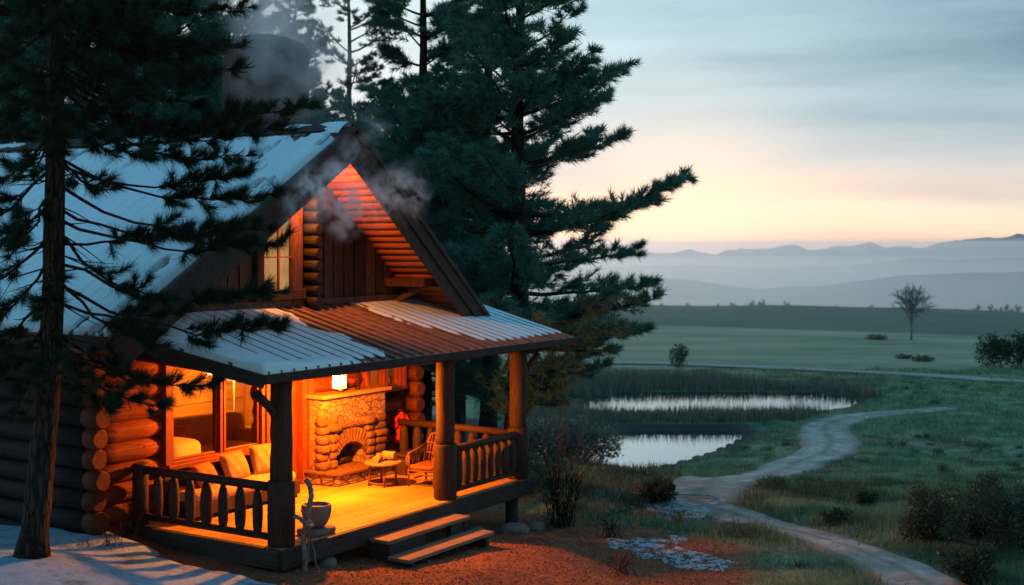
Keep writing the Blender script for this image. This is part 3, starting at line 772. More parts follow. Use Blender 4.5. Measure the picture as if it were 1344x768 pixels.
p = at(800, 706); stem_shrub('dead_plant', p[0], p[1], .42, .25, 26, 'small dark dry plant in the grass right of the bare shrub', 'plant', seed=6, r=.006)
p = at(866, 658); leaf_cloud('grass_tussock', p[0], p[1], p[2], [(0,0,.2,.35,.25)], 500, .2, 'bushleaf', 'round dark tussock at the bend of the track', 'plant', seed=2, stems=6)
p = at(815, 752); stem_shrub('dead_plant', p[0], p[1], .38, .34, 30, 'reddish dry weeds on the bare yard in front of the cabin', 'plant', seed=8, r=.004, leaves=(260, .05, 'dryleaf', .3))
p = at(145, 727); stem_shrub('dead_plant', p[0], p[1], .32, .2, 22, 'thin dry weeds poking from the snow right of the foreground trunk', 'plant', seed=9, r=.004)
p = at(112, 724); stem_shrub('dead_plant', p[0], p[1], .24, .2, 16, 'shorter dry weeds in the snow nearest the foreground trunk', 'plant', seed=19, r=.004)
p = H(-.35, 2.5); stem_shrub('dead_plant', p.x, p.y, .7, .3, 16, 'tall thin dry stalks against the log corner at the porch rail', 'plant', seed=29, r=.004)
for i, (u, v, s, lab, lm) in enumerate([(1232,716,.88,'large leafy bush with pale dry flowers beside the track','bushleaf'), (1296,716,.92,'darkest pointed bush right of the flowering bush','bushleaf'), (1345,735,1.1,'leafy bush cut by the right edge of the photo','bushleaf'),
                                     (1135,668,.32,'low bush with a pale seed head above the track','bushleaf'), (1098,690,.26,'small dark bush above the near track','bushleaf'), (1275,768,.5,'dry grassy bush at the bottom edge','bushleaf')]):
    p = at(u, v)
    bl = [(0,0,.55*s,.62*s,.55*s), (-.45*s,.1,.45*s,.45*s,.42*s), (.4*s,.1,.5*s,.45*s,.45*s), (.1*s,-.2,.85*s,.35*s,.35*s)]
    rb_ = np.random.default_rng(90+i); bl = bl[:1]+[(rb_.normal()*.48*s, rb_.normal()*.3*s, rb_.uniform(.2, .95)*s, rb_.uniform(.16, .34)*s, rb_.uniform(.16, .4)*s) for _ in range(13)]
    if i == 1: bl = [(0,0,.5*s,.5*s,.5*s), (0,0,.95*s,.3*s,.45*s), (.4*s,0,.4*s,.4*s,.4*s)]
    leaf_cloud('bush', p[0], p[1], p[2], bl, int(8500*s**1.5), .062, lm, lab, 'bush', 'bushes in the meadow', seed=40+i)
for i, (u, v, s, lab) in enumerate([(1296,482,1.9,'left dark bush of the clump on the far field'), (1312,483,1.7,'middle dark bush of the clump on the far field'), (1334,484,2.1,'right dark bush of the clump on the far field'), (1348,485,1.7,'dark far bush cut by the right edge'),
                                 (1184,471,.55,'small dot of a bush left below the lone tree'), (1208,475,.75,'small low bush right below the lone tree'), (1148,446,1.0,'low pale bush left of the lone tree'), (890,482,1.3,'grey shrub by the far track near the pine boughs')]):
    p = at(u, v)
    leaf_cloud('field_bush', p[0], p[1], p[2], [(0,0,s*.8,s*.62,s*.85), (s*.3,0,s*1.1,s*.45,s*.55)] if s > 1.2 else [(0,0,s*.3,s*1.3,s*.38), (s,0,s*.25,s*.9,s*.3)], int(700*s), .28, ('reed' if s < 1.4 else 'bushleaf'), lab, 'bush', 'bushes on the far field', seed=60+i, stems=8)
# shrubs on the near pond bank left
for i, (u, v, s, lab) in enumerate([(758,606,1.3,'grey brown waterside thicket left of the near pond'), (712,612,1.4,'waterside thicket behind the bare shrub')]):
    x, y = unproj(u, v, ZW+.2)
    leaf_cloud('thicket', x, y, ZW+.1, [(0,0,.9*s,1.0*s,.9*s), (1.0*s,.3,.7*s,.8*s,.7*s), (-1.0*s,.3,.9*s,.9*s,.9*s)], 5200, .2, 'reed', lab, 'shrub', seed=80+i, stems=30)

# ------------------------------------------------------------------ stuff: grass, reeds, litter
def blades(name, x, y, h, w, mat, label, lean=.35):
    n = len(x); z = ground(x, y)-.01; b = np.stack([x, y, z], 1)
    a = rng.uniform(0, 6.283, n); s = np.stack([np.cos(a), np.sin(a), 0*a], 1)*(w/2)[:, None]
    t = b+np.stack([rng.normal(0, lean, n)*h, rng.normal(0, lean, n)*h, h*rng.uniform(.7, 1.1, n)], 1)
    V = np.stack([b-s, b+s, t], 1).reshape(-1, 3)
    o = np_mesh(name, V, np.arange(3*n).reshape(-1, 3), M[mat]); return tag(o, label, kind='stuff')
n = 420000
d = 16*(120/16)**rng.random(n); x = d*rng.uniform(-.03, .52, n); y = d
keep = rng.random(n) > dirt_mask(x, y)*1.05
keep &= tdist(x, y, T1) > rng.uniform(-.12, .3, n)
sp = np.minimum(sdist(x, y, POND_NEAR), sdist(x, y, POND_FAR)); keep &= sp > .8; keep &= tdist(x, y, T2) > .1
cl = fbm(x*.5, y*.5, 77, 4); keep &= rng.random(n) < .35+1.2*cl
x, y, cl, d = x[keep], y[keep], cl[keep], d[keep]
blades('meadow_grass', x, y, (.05+.36*np.clip(cl-.33, 0, 1))*(1+d/90), .010*(1+d/26), 'grass', 'short green and straw coloured meadow grass')
# tussocks: clumps of longer, paler blades
nc = 1500; d = 19*(105/19)**rng.random(nc); cx_ = d*rng.uniform(-.02, .5, nc); k_ = 55
wgt = fbm(cx_*.09, d*.09, 78, 3); ok = (wgt+rng.normal(0, .06, nc) > .50); cx_, d = cx_[ok], d[ok]; nc = len(d); rad = rng.uniform(.15, .55, nc)
x = (cx_[:, None]+rng.normal(0, .5, (nc, k_))*rad[:, None]).ravel(); y = (d[:, None]+rng.normal(0, .5, (nc, k_))*rad[:, None]).ravel(); hh = np.repeat(rng.uniform(.12, .38, nc), k_)
keep = (dirt_mask(x, y) < .4) & (tdist(x, y, T1) > .15) & (np.minimum(sdist(x, y, POND_NEAR), sdist(x, y, POND_FAR)) > .5)
M['tuft'] = leafmat('tuft_blades', [(0., (.035,.075,.05)), (.55, (.08,.13,.08)), (.8, (.17,.17,.10)), (1., (.32,.27,.17))], world=(.35, (.05,.10,.065)))
blades('tussock_grass', x[keep], y[keep], hh[keep], .012*(1+y[keep]/30), 'tuft', 'clumps of longer half dry grass dotted over the meadow', .4)
n = 120000; y = rng.uniform(56, 118, n); x = y*rng.uniform(-.08, .36, n)
s1 = sdist(x, y, POND_NEAR); s2 = sdist(x, y, POND_FAR)
keep = ((s1 > .1) & (s1 < 1.6) & (rng.random(n) < .06)) | ((s2 > .05) & (s2 < np.clip(9-.42*np.maximum(0, x-12), .9, 9)*(.5+fbm(x*.2, y*.2, 3, 2))) & (y > 93)) | ((s2 > .2) & (s1 > .2) & (s2 < 7) & (s1 < 9) & (y < 93) & (x < 21+3*fbm(x*.3, y*.3, 8, 2))) | ((s1 > .1) & (s1 < 9) & (x < 6.2) & (y < 80) & (y > 66))
keep &= (s1 > .1) & (s2 > .1) & (tdist(x, y, T1) > .6)
x, y, s1, s2 = x[keep], y[keep], s1[keep], s2[keep]
hh = np.where(y > 93, .95, np.where((s2 < 7) & (s1 < 9), .75, .5))*rng.uniform(.6, 1.25, len(x))*(.6+.8*fbm(x*.35, y*.35, 9, 3))
hh = np.where((s2 < 1.6) & (y < 93), hh*.4, hh)
hh = np.where((s1 < 2.2) & (y < 76) & (x > 6.2), hh*.6, hh)
blades('reeds', x, y, hh, np.full(len(x), .05), 'reed', 'dense grey brown reeds along the pond banks', .12)
# leaf litter and small stones on the yard
n = 26000; r_ = rng.uniform(-1.5, 9.5, n); l_ = rng.uniform(-6.5, .2, n)
x = C0.x+DR.x*r_+DL.x*l_; y = C0.y+DR.y*r_+DL.y*l_
keep = (rng.random(n) < dirt_mask(x, y)*.9+.03) & ~((r_ > 0) & (r_ < 6.1) & (l_ > -.05))
x, y = x[keep], y[keep]; n = len(x); z = ground(x, y)+.006
e = rng.normal(size=(n, 3)); e[:, 2] = np.abs(e[:, 2])*.5; e = unit(e); s = unit(np.cross(e, rng.normal(size=(n, 3))+np.array([0, 0, 2.])))
L = rng.uniform(.02, .06, (n, 1)); b = np.stack([x, y, z], 1)
V = np.stack([b-s*L*.3, b+e*L*.5-s*L*.1, b+e*L, b+s*L*.3+e*L*.3], 1).reshape(-1, 3)
tag(np_mesh('leaf_litter', V, np.arange(4*n).reshape(-1, 4), M['dryleaf']), 'fallen leaves and chips scattered over the bare yard', kind='stuff')

# ground snow sheets
def snow_ground(name, x0, x1, y0, y1, step, fn, label, th=.07, mat='gsnow'):
    xs = np.arange(x0, x1, step); ys = np.arange(y0, y1, step); X, Y = np.meshgrid(xs, ys, indexing='ij')
    m = fn(X, Y); Zs = ground(X, Y)-.05+np.clip(m, 0, 1)*(th+.05)+.02*(fbm(X*3, Y*3, 51, 4)-.5)
    Fc = grid_faces(len(xs), len(ys)); ok = (m.ravel()[Fc] > .02).any(1)
    o = np_mesh(name, np.stack([X, Y, Zs], -1).reshape(-1, 3), Fc[ok], M[mat], smooth=True); return tag(o, label, kind='stuff')
def sn1(X, Y):
    r, l = hl(X, Y)
    # snow mound at the left, ending in a ragged edge near the porch
    e = (-.55-r) + .18*(l-1) + .5*(fbm(X*1.6, Y*1.6, 61, 5)-.5)
    e2 = (-2.55-X)*1.1 + (15.75-Y)*.35+.9*(fbm(X*2.2, Y*2.2, 62, 5)-.5)
    m = np.minimum(sstep(-.1, .3, e+.5*sstep(1.2, -.5, l)), sstep(-.05, .35, e2+.15))
    return m
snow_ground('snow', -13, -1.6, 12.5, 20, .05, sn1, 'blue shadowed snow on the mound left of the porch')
def sn_at(poly, seed, thr, fx=1.1):
    P = np.array([at(u, v)[:2] for u, v in poly])
    def f(X, Y):
        s = sdist(X, Y, P); n_ = fbm(X*fx, Y*fx*.7, seed, 5); return sstep(thr, thr+.10, n_-.35*sstep(-.6, .6, s))
    return f, P
for poly, seed, thr, lab in [([(778,645),(830,638),(880,652),(912,672),(905,683),(850,683),(800,668)], 71, .25, 'scattered snow patches in the grass below the track bend'),
                        ([(838,714),(870,719),(910,729),(968,745),(958,750),(900,741),(850,727)], 73, .27, 'thin strip of snow between grass and bare yard')]:
    f, P = sn_at(poly, seed, thr); lo = P.min(0)-1; hi = P.max(0)+1
    snow_ground('snow', lo[0], hi[0], lo[1], hi[1], .05, f, lab, .015, 'psnow')

# rocks by the porch
def rock(x, y, s, label, seed, zoff=0.0, group='stones under and beside the porch'):
    r_ = np.random.default_rng(seed); mb = MB(); mb.ellip((0, 0, 0), s, s*.75, s*.5, 14, 9, .8)
    V = np.array(mb.v); V *= 1+.35*(fbm(V[:, 0]/s*1.7+seed, V[:, 1]/s*1.7+V[:, 2]/s*2, seed, 3)-.5)[:, None]
    mb.v = [tuple(q) for q in V]
    o = mb.build('rock', M['rock']); o.location = (x, y, gz(x, y)+s*.12+zoff); o.rotation_euler = (0, 0, r_.uniform(0, 6)); return tag(o, label, 'rock', group)
for (r, l, s, lab) in [(5.2,-.25,.26,'low grey stone below the deck edge right of the steps'), (5.75,-.32,.20,'pointed grey stone beside the corner support post'), (6.35,-.3,.2,'grey stone right of the corner support post'), (.95,.08,.2,'rounded stone under the deck near the rope'), (4.55,.1,.2,'dark stone in the shadow under the deck'), (6.9,-.1,.12,'small pale stone near the bare shrub')]:
    p = H(r, l); rock(p.x, p.y, s, lab, int(s*1000+r*10))

# ------------------------------------------------------------------ CABIN
cab = empty('log_cabin', C0, A); tag(cab, 'log cabin with snowy steep gable roof and lamplit front porch', 'cabin')
random.seed(3)
LZ = [.15+.29*k for k in range(-1, 9)]
def logx(mb, r0, r1, l, z, rad=.155):
    n = max(3, int((r1-r0)/.5)+2)
    mb.tube([(r0+(r1-r0)*i/(n-1), l+random.uniform(-.006, .006), z+random.uniform(-.006, .006)) for i in range(n)], [rad*random.uniform(.96, 1.04) for _ in range(n)], 14, mi=0)
WIN = (.72, 2.75, .68, 2.22); DOOR = (2.82, 3.66, -.05, 2.2); WIN2 = (5.30, 6.30, 1.34, 2.1)
mb = MB()
for z in LZ:
    segs = [(-.62, 6.52)]
    for (a, b, c, d_) in (WIN, DOOR, WIN2):
        if c-.06 < z < d_+.06:
            ns = []
            for s in segs:
                if b <= s[0] or a >= s[1]: ns.append(s)
                else:
                    if a-s[0] > .05: ns.append((s[0], a))
                    if s[1]-b > .05: ns.append((b, s[1]))
            segs = ns
    for s in segs: logx(mb, s[0], s[1], 3.1, z)
mb.build('log_wall', M['log_x'], cab)
# inner lining so no light leaks between the logs
mb = MB()
mb.box(-.6, WIN[0], 3.12, 3.2, -.2, 3.12); mb.box(WIN[0], WIN[1], 3.12, 3.2, -.2, WIN[2]); mb.box(WIN[0], WIN[1], 3.12, 3.2, WIN[3], 3.12)
mb.box(WIN[1], DOOR[0], 3.12, 3.2, -.2, 3.12); mb.box(DOOR[0], DOOR[1], 3.12, 3.2, DOOR[3], 3.12); mb.box(DOOR[1], WIN2[0], 3.12, 3.2, -.2, 3.12)
mb.box(WIN2[0], WIN2[1], 3.12, 3.2, -.2, WIN2[2]); mb.box(WIN2[0], WIN2[1], 3.12, 3.2, WIN2[3], 3.12); mb.box(WIN2[1], 6.55, 3.12, 3.2, -.2, 3.12)
mb.build('wall_lining', M['dark'], cab)
def side_wall(rc, mat_long, far_l=12.4):
    mb = MB(); ends = MB()
    for i, z in enumerate(LZ):
        e = random.uniform(-.05, .05)
        pts = [(rc+random.uniform(-.008, .008), 2.95+(far_l-2.95)*k/16, z+random.uniform(-.008, .008)) for k in range(17)]
        mb.tube(pts, [.15*random.uniform(.96, 1.05) for _ in pts], 14)
        rad = .152*random.uniform(.93, 1.06)
        ends.tube([(rc, 2.96, z), (rc, 2.80+e, z), (rc, 2.735+e, z), (rc, 2.70+e, z)], [rad*.97, rad*1.04, rad*.98, rad*.80], 16)
    w = mb.build('log_wall', mat_long, cab); ends.build('log_ends', M['log_end'], w); return w
side_wall(-.69, M['log_y_shade']); side_wall(6.60, M['log_y_shade'])
# interior room
mb = MB(); mb.box(-.5, 6.4, 3.22, 7.0, -.06, -.01); mb.build('room_floor', M['deck'], cab)
mb = MB(); mb.box(-.5, 6.4, 7.0, 7.1, -.1, 2.72); mb.box(-.53, -.5, 3.22, 7.0, -.1, 2.72); mb.box(6.4, 6.43, 3.22, 7.0, -.1, 2.72)
for k in range(9): mb.box(-.45, 6.35, 6.975, 7.0, .02+k*.3, .29+k*.3)
mb.build('inner_wall', M['interior'], cab)
mb = MB(); mb.box(-.5, 6.4, 3.22, 7.1, 2.74, 2.8); mb.build('ceiling', M['interior'], cab)
# picture and shelf on the inner wall
mb = MB(); mb.box(3.25, 3.75, 6.93, 6.97, 1.45, 1.95); pf = mb.build('picture_frame', M['trim'], None, .006, C0, A); tag(pf, 'small dark framed picture on the room wall seen through the window', 'picture')
# window
def window(name, r0, r1, z0, z1, l, mull, fw=.09, depth=.16, glassm='glass', sill=True):
    fr = MB(); y0 = l-depth/2; y1 = l+depth/2
    fr.box(r0, r0+fw, y0, y1, z0, z1); fr.box(r1-fw, r1, y0, y1, z0, z1)
    fr.box(r0+fw, r1-fw, y0+.003, y1-.003, z1-fw, z1); fr.box(r0+fw, r1-fw, y0+.003, y1-.003, z0, z0+fw)
    xs = [r0+fw]
    for m in mull:
        fr.box(m-.06, m-.012, y0+.01, y1-.01, z0+fw, z1-fw); fr.box(m+.012, m+.06, y0+.01, y1-.01, z0+fw, z1-fw); fr.box(m-.012, m+.012, y0+.05, y1-.05, z0+fw, z1-fw)
        xs += [m-.06, m+.06]
    xs.append(r1-fw)
    # inner sash
    for a, b in zip(xs[::2], xs[1::2]):
        w = .032
        fr.box(a, a+w, l-.03, l+.03, z0+fw, z1-fw); fr.box(b-w, b, l-.03, l+.03, z0+fw, z1-fw)
        fr.box(a+w, b-w, l-.028, l+.028, z0+fw, z0+fw+w); fr.box(a+w, b-w, l-.028, l+.028, z1-fw-w, z1-fw)
    f = fr.build('window', M['trim'], cab, .008)
    for a, b in zip(xs[::2], xs[1::2]):
        g = MB(); g.add([(a+.02, l, z0+fw+.02), (b-.02, l, z0+fw+.02), (b-.02, l, z1-fw-.02), (a+.02, l, z1-fw-.02)], [(0, 1, 2, 3)]); g.build('pane', M[glassm], f)
    if sill:
        s = MB(); s.box(r0-.06, r1+.06, y0-.07, y0-.002, z0-.02, z0+.05); s.box(r0-.09, r0-.002, y0-.03, y1-.05, z0+.05, z1+.08); s.box(r1+.002, r1+.09, y0-.03, y1-.05, z0+.05, z1+.08); s.build('casing', M['trim'], f, .008)
    return f
window('window', WIN[0], WIN[1], WIN[2], WIN[3], 3.02, [1.82], depth=.2)
window('window', WIN2[0], WIN2[1], WIN2[2], WIN2[3], 3.0, [5.83], fw=.07, depth=.2)
# door
mb = MB(); mb.box(DOOR[0]+.08, DOOR[1]-.08, 3.05, 3.10, 0, 2.12)
for (z0, z1) in ((.12, .95), (1.1, 2.0)):
    mb.box(DOOR[0]+.18, DOOR[1]-.18, 3.035, 3.05, z0, z1)
for z in (.05, 1.02, 2.06): mb.box(DOOR[0]+.08, DOOR[1]-.08, 3.02, 3.05, z-.05, z+.05)
for r in (DOOR[0]+.13, DOOR[1]-.13): mb.box(r-.05, r+.05, 3.0205, 3.05, 0, 2.12)
dr = mb.build('door', M['trim'], cab, .006)
MB().ellip((DOOR[0]+.14, 2.99, .95), .03, .03, .03).build('handle', M['iron'], dr)
mb = MB()
for a, b in ((DOOR[0]-.09, DOOR[0]+.08), (DOOR[1]-.08, DOOR[1]+.02)): mb.box(a, b, 2.88, 3.12, 0, 2.2)
mb.box(DOOR[1]+.035, DOOR[1]+.15, 2.84, 3.12, 0, 2.3); mb.box(DOOR[0]-.09, DOOR[1]+.02, 2.885, 3.12, 2.2, 2.32)
mb.build('door_frame', M['trim'], cab, .01)

# main roof: left slope tan .642, right slope tan .848, ridge at r=2.95, z=5.83
RR, RZ, TL, TRt = 2.95, 5.83, .642, .848
L0, L1 = 1.3, 12.6
def roof_slab(r0, r1, tan, sgn, z_off0, z_off1, l0, l1):
    zs = lambda r: RZ-abs(r-RR)*tan
    return [(r0, l0, zs(r0)+z_off0), (r1, l0, zs(r1)+z_off0), (r1, l1, zs(r1)+z_off0), (r0, l1, zs(r0)+z_off0), (r0, l0, zs(r0)+z_off1), (r1, l0, zs(r1)+z_off1), (r1, l1, zs(r1)+z_off1), (r0, l1, zs(r0)+z_off1)]
BF = [(0,3,2,1),(4,5,6,7),(0,1,5,4),(1,2,6,5),(2,3,7,6),(3,0,4,7)]
RL, RRt = -1.72, 6.72
mb = MB(); mb.add(roof_slab(RL, RR, TL, -1, -.14, -.01, L0, L1), BF); mb.add(roof_slab(RR, RRt, TRt, 1, -.14, -.01, L0, L1), BF)
# standing ribs on the left slope, ridge cap
for k in range(38):
    l = L0+.15+k*.3
    mb.bar((RL, l, RZ-(RR-RL)*TL+.012), (RR-.05, l, RZ-.03+.012), .03, .05)
roof = mb.build('roof', M['roof'], cab)
mb = MB()
mb.bar((RR-.10, L0+.2, RZ+.0), (RR-.10, L1, RZ+.0), .30, .03, up=(-.54, 0, .84)); mb.bar((RR+.12, L0-.02, RZ-.05), (RR+.12, L1, RZ-.05), .26, .03, up=(.64, 0, .76))
mb.build('ridge_cap', M['barge'], roof)
def slope_snow(name, r0, r1, l0, l1, zf, nrm, thick, nr, nl_, parent, mat='snow'):
    r = np.linspace(r0, r1, nr); l = np.linspace(l0, l1, nl_); Rg, Lg = np.meshgrid(r, l, indexing='ij')
    t = thick(Rg, Lg); P = np.stack([Rg+nrm[0]*t, Lg+nrm[1]*t, zf(Rg, Lg)+nrm[2]*t], -1)
    return np_mesh(name, P.reshape(-1, 3), grid_faces(nr, nl_), M[mat], parent, smooth=True)
def th_main(Rg, Lg):
    t = .075+.05*(fbm(Rg*1.5, Lg*1.5, 91, 4)-.5)
    edge = np.minimum.reduce([(Rg-RL)*3, (Lg-L0-.04)*4, (RR-.30+.16*fbm(Lg*1.2, Rg*0, 95, 3)-Rg)*4, (L1-Lg)*4])
    t = t*sstep(-.02, .3, edge)-.06*(1-sstep(-.02, .12, edge))
    gr = np.abs(((Lg-L0-.15)/.3) % 1-.5); t -= .016*sstep(.40, .5, gr)
    holes = sstep(.64, .70, fbm(Rg*2.2, Lg*4.5, 97, 4)); t -= .16*holes*sstep(1.2, .4, np.minimum(np.abs(RR-Rg), Lg-L0))
    return t
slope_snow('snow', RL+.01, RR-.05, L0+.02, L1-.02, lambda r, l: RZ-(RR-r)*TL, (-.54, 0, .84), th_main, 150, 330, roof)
# snow on top of ridge cap in lumps
slope_snow('snow', RR-.3, RR+.06, L0+.02, L1-.02, lambda r, l: RZ-np.abs(RR-r)*TL, (0, 0, 1), lambda Rg, Lg: -.05+.16*sstep(.40, .62, fbm(Lg*.8, Rg*2, 99, 4))*sstep(0, .1, RR+.05-Rg), 14, 260, roof)
# soffit boards under the front overhang (running along l)
mb = MB()
GL_ = 2.43
def soff(r0, r1, tan):
    n = int(abs(r1-r0)/.125); LW = GL_+.02
    for k in range(n):
        a = r0+(r1-r0)*(k+.5)/n; z = RZ-abs(a-RR)*tan-.185
        mb.tube([(a, L0+.05, z), (a, (L0+LW)/2, z+random.uniform(-.006, .006)), (a, LW, z)], [.082*random.uniform(.95, 1.05)]*3, 12)
soff(RR+.1, RRt, TRt); soff(RR-.1, RL, TL)
mb.build('soffit', M['soffit'], cab)
# barge boards
def barge(sgn, rend, tan):
    mb = MB(); n = Vector((sgn*math.sin(math.atan(tan)), 0, math.cos(math.atan(tan))))
    a = Vector((RR, L0, RZ)); b = Vector((rend, L0, RZ-abs(rend-RR)*tan))
    for (l0, off, hgt, th) in ((L0-.05, -.12, .27, .06), (L0-.015, -.36, .20, .05), (L0-.085, -.015, .07, .06)):
        a2 = Vector((RR, l0, RZ))+Vector((0, 0, off/ n.z)); b2 = b.copy(); b2.y = l0; b2 += Vector((0, 0, off/n.z))
        mb.bar(a2, b2, th, hgt, up=n)
    return mb.build('barge_board', M['barge'], cab, .006)
barge(1, RRt, TRt); barge(-1, RL, TL)
mb = MB(); mb.bar((RL-.02, L0, RZ-(RR-RL)*TL-.08), (RL-.02, L1, RZ-(RR-RL)*TL-.08), .04, .17); mb.build('eave_board', M['barge'], cab)
# gable wall: board and batten
GL = 2.43
mb = MB(); zt = lambda r: (RZ-(RR-r)*TL if r < RR else RZ-(r-RR)*TRt)-.16
r = -1.0
while r < 6.5:
    w = random.choice((.24, .27, .30)); r2 = min(r+w, 6.55)
    if zt(r) > 2.75 or zt(r2) > 2.75:
        dl = random.uniform(0, .012)
        def piece(a, b, z0):
            za, zb = max(z0, zt(a)), max(z0, zt(b))
            mb.add([(a, GL-dl, z0), (b, GL-dl, z0), (b, GL+.05, z0), (a, GL+.05, z0), (a, GL-dl, za), (b, GL-dl, zb), (b, GL+.05, zb), (a, GL+.05, za)], BF)
        piece(r, r2-.034, 2.75)
    r = r2
gwall = mb.build('gable_wall', M['board'], cab, .006)
mb = MB(); mb.add([(-1.0, GL+.056, 2.75), (6.4, GL+.056, 2.75), (RR, GL+.056, RZ-.2)], [(0, 1, 2)]); mb.build('backing', M['dark'], gwall)
# gable window stands proud of the boards; a glowing folded sheet imitates the lit room behind the glass
fr = MB(); g0, g1, gz0, gz1 = 1.93, 2.95, 3.18, 4.66
fr.box(g0, g0+.15, GL-.12, GL-.045, gz0, gz1); fr.box(g1-.26, g1, GL-.12, GL-.045, gz0, gz1); fr.box(g0+.15, g1-.26, GL-.118, GL-.045, gz1-.12, gz1); fr.box(g0-.05, g1+.05, GL-.15, GL-.045, gz0-.06, gz0+.10)
gw = fr.build('window', M['board'], cab, .006)
b = MB(); b.box(2.40, 2.43, GL-.105, GL-.075, gz0+.1, gz1-.12); b.box(g0+.15, 2.40, GL-.105, GL-.075, 3.78, 3.80); b.box(2.43, g1-.26, GL-.105, GL-.075, 3.78, 3.80); b.build('glazing_bar', M['trim'], gw)
b = MB(); b.add([(g0+.13, GL-.085, gz0+.09), (g1-.25, GL-.085, gz0+.09), (g1-.25, GL-.085, gz1-.11), (g0+.13, GL-.085, gz1-.11)], [(0, 1, 2, 3)]); b.build('pane', M['glass'], gw)
def curtain():
    m = NT('glow_curtain'); v = m.coord((14, 1, 2)); a = m.noise(v, 2, 4); z = m.noise(m.coord((2, 1, 2.4)), 1.5, 3)
    c = m.ramp(m.mix(.5, a, z), [(.3, (.55,.20,.05)), (.55, (.85,.42,.13)), (.75, (.95,.58,.24))])
    e = m.n('ShaderNodeEmission'); m.l(c, e.inputs[0]); e.inputs[1].default_value = .62; m.l(e.outputs[0], m.out.inputs[0]); return m.mat
b = MB(); n = 24
for k in range(n):
    a0 = g0+.13+(g1-g0-.37)*k/n; a1 = g0+.13+(g1-g0-.37)*(k+1)/n; y0 = GL-.055+.008*math.sin(k*1.9); y1 = GL-.055+.008*math.sin((k+1)*1.9)
    b.add([(a0, y0, gz0+.08), (a1, y1, gz0+.08), (a1, y1, gz1-.1), (a0, y0, gz1-.1)], [(0, 1, 2, 3)], smooth=True)
b.build('glow_curtain', curtain(), gw)
# column of log ends beside the gable window
mb = MB()
for k in range(9): 
    z = 3.06+k*.195; rad = .108*random.uniform(.94, 1.06); mb.tube([(3.13, GL-.02, z), (3.13, GL-.24, z), (3.13, GL-.30, z), (3.13, GL-.32, z)], [rad, rad*1.02, rad*.93, rad*.7], 14)
mb.build('log_column', M['log_y_shade'], cab)
# purlin bracket at right of the gable
mb = MB(); mb.box(5.15, 5.62, 1.55, GL, 3.26, 3.40); mb.bar((5.4, GL-.05, 2.98), (5.4, 1.75, 3.27), .09, .09, up=(1, 0, 0)); mb.build('bracket', M['board'], cab, .006)
# flashing board at the foot of the gable
mb = MB(); mb.bar((-1.2, GL-.06, 3.06), (6.3, GL-.06, 3.06), .05, .10); mb.build('sill_board', M['board'], cab)

# porch roof
PF, PB, PZ0, PZ1 = -.12, 2.93, 2.33, 3.13
pz = lambda l: PZ0+(PZ1-PZ0)*(l-PF)/(PB-PF)
def left_edge(l): return -.45-.37*(l-PF)
RE = 7.40
mb = MB()
vs = []
for dz in (-.10, 0.0):
    vs += [(left_edge(PF), PF, PZ0+dz), (RE, PF, PZ0+dz), (RE, PB, PZ1+dz), (left_edge(PB), PB, PZ1+dz)]
mb.add(vs, [(0,3,2,1),(4,5,6,7),(0,1,5,4),(1,2,6,5),(2,3,7,6),(3,0,4,7)])
r = -1.3
ribs = []
while r < RE-.05:
    l0 = PF if r > left_edge(PF)+.03 else PF+(left_edge(PF)-r)/.37+.03
    if l0 < PB-.1:
        mb.bar((r, l0, pz(l0)+.018), (r, PB-.02, pz(PB)+.010), .022, .034); ribs.append(r)
    r += .235
proof = mb.build('porch_roof', M['roof'], cab)
def th_porch(Rg, Lg):
    t = .030+.016*(fbm(Rg*2.3, Lg*1.2, 101, 4)-.5)
    # melted patch: wide at the gable right of the log column, running down to the middle of the eave
    c = 3.9+.10*(2.9-Lg)+.55*(fbm(Rg*.9, Lg*1.3, 103, 4)-.5)
    left = 2.55-.16*(2.7-Lg); right = 4.0+.42*(2.7-Lg)
    nz_ = 1.0*(fbm(Rg*1.4, Lg*2.2, 105, 5)-.5)
    melt = np.minimum(Rg-left+nz_, right-Rg+nz_)
    t = t-.075*sstep(-.05, .10, melt)
    t = t-.07*sstep(.26, .14, Lg-PF+.35*(fbm(Rg*1.1, Lg*2, 107, 4)-.5))*sstep(1.2, 2.2, Rg)
    le = -.45-.37*(Lg-PF)
    thick = .055*sstep(1.0, .25, (Rg-le)+.3*(fbm(Rg*2, Lg*2, 109, 3)-.5))*sstep(2.4, 1.4, Rg)
    thick = thick + .04*sstep(.35, .1, Lg-PF)*sstep(1.6, .6, Rg)
    t = t+thick
    edge = np.minimum.reduce([(Rg-le)*8, (Lg-PF)*10, (RE-Rg)*8, (PB-Lg)*8])
    return np.where(edge < .05, -.03, t*sstep(0, .5, edge)-.02*(1-sstep(0, .3, edge)))
# grid sheared so its left side follows the roof edge
nr, nl_ = 420, 120
q = np.linspace(0, 1, nr); l = np.linspace(PF+.005, PB-.02, nl_); Q, Lg = np.meshgrid(q, l, indexing='ij'); le = -.45-.37*(Lg-PF); Rg = le+.005+(RE-le-.01)*Q
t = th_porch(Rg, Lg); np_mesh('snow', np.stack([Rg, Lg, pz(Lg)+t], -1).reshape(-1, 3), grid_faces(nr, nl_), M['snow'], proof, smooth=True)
# fascia boards round the porch eave
mb = MB(); mb.bar((left_edge(PF)-.02, PF-.025, PZ0-.055), (RE+.02, PF-.025, PZ0-.055), .045, .11); mb.bar((left_edge(PF)-.03, PF-.03, PZ0-.085), (left_edge(PB)-.03, PB, PZ1-.085), .045, .17); mb.bar((RE+.025, PF-.03, PZ0-.08), (RE+.025, PB, PZ1-.08), .045, .15)
mb.build('fascia', M['barge'], cab, .006)
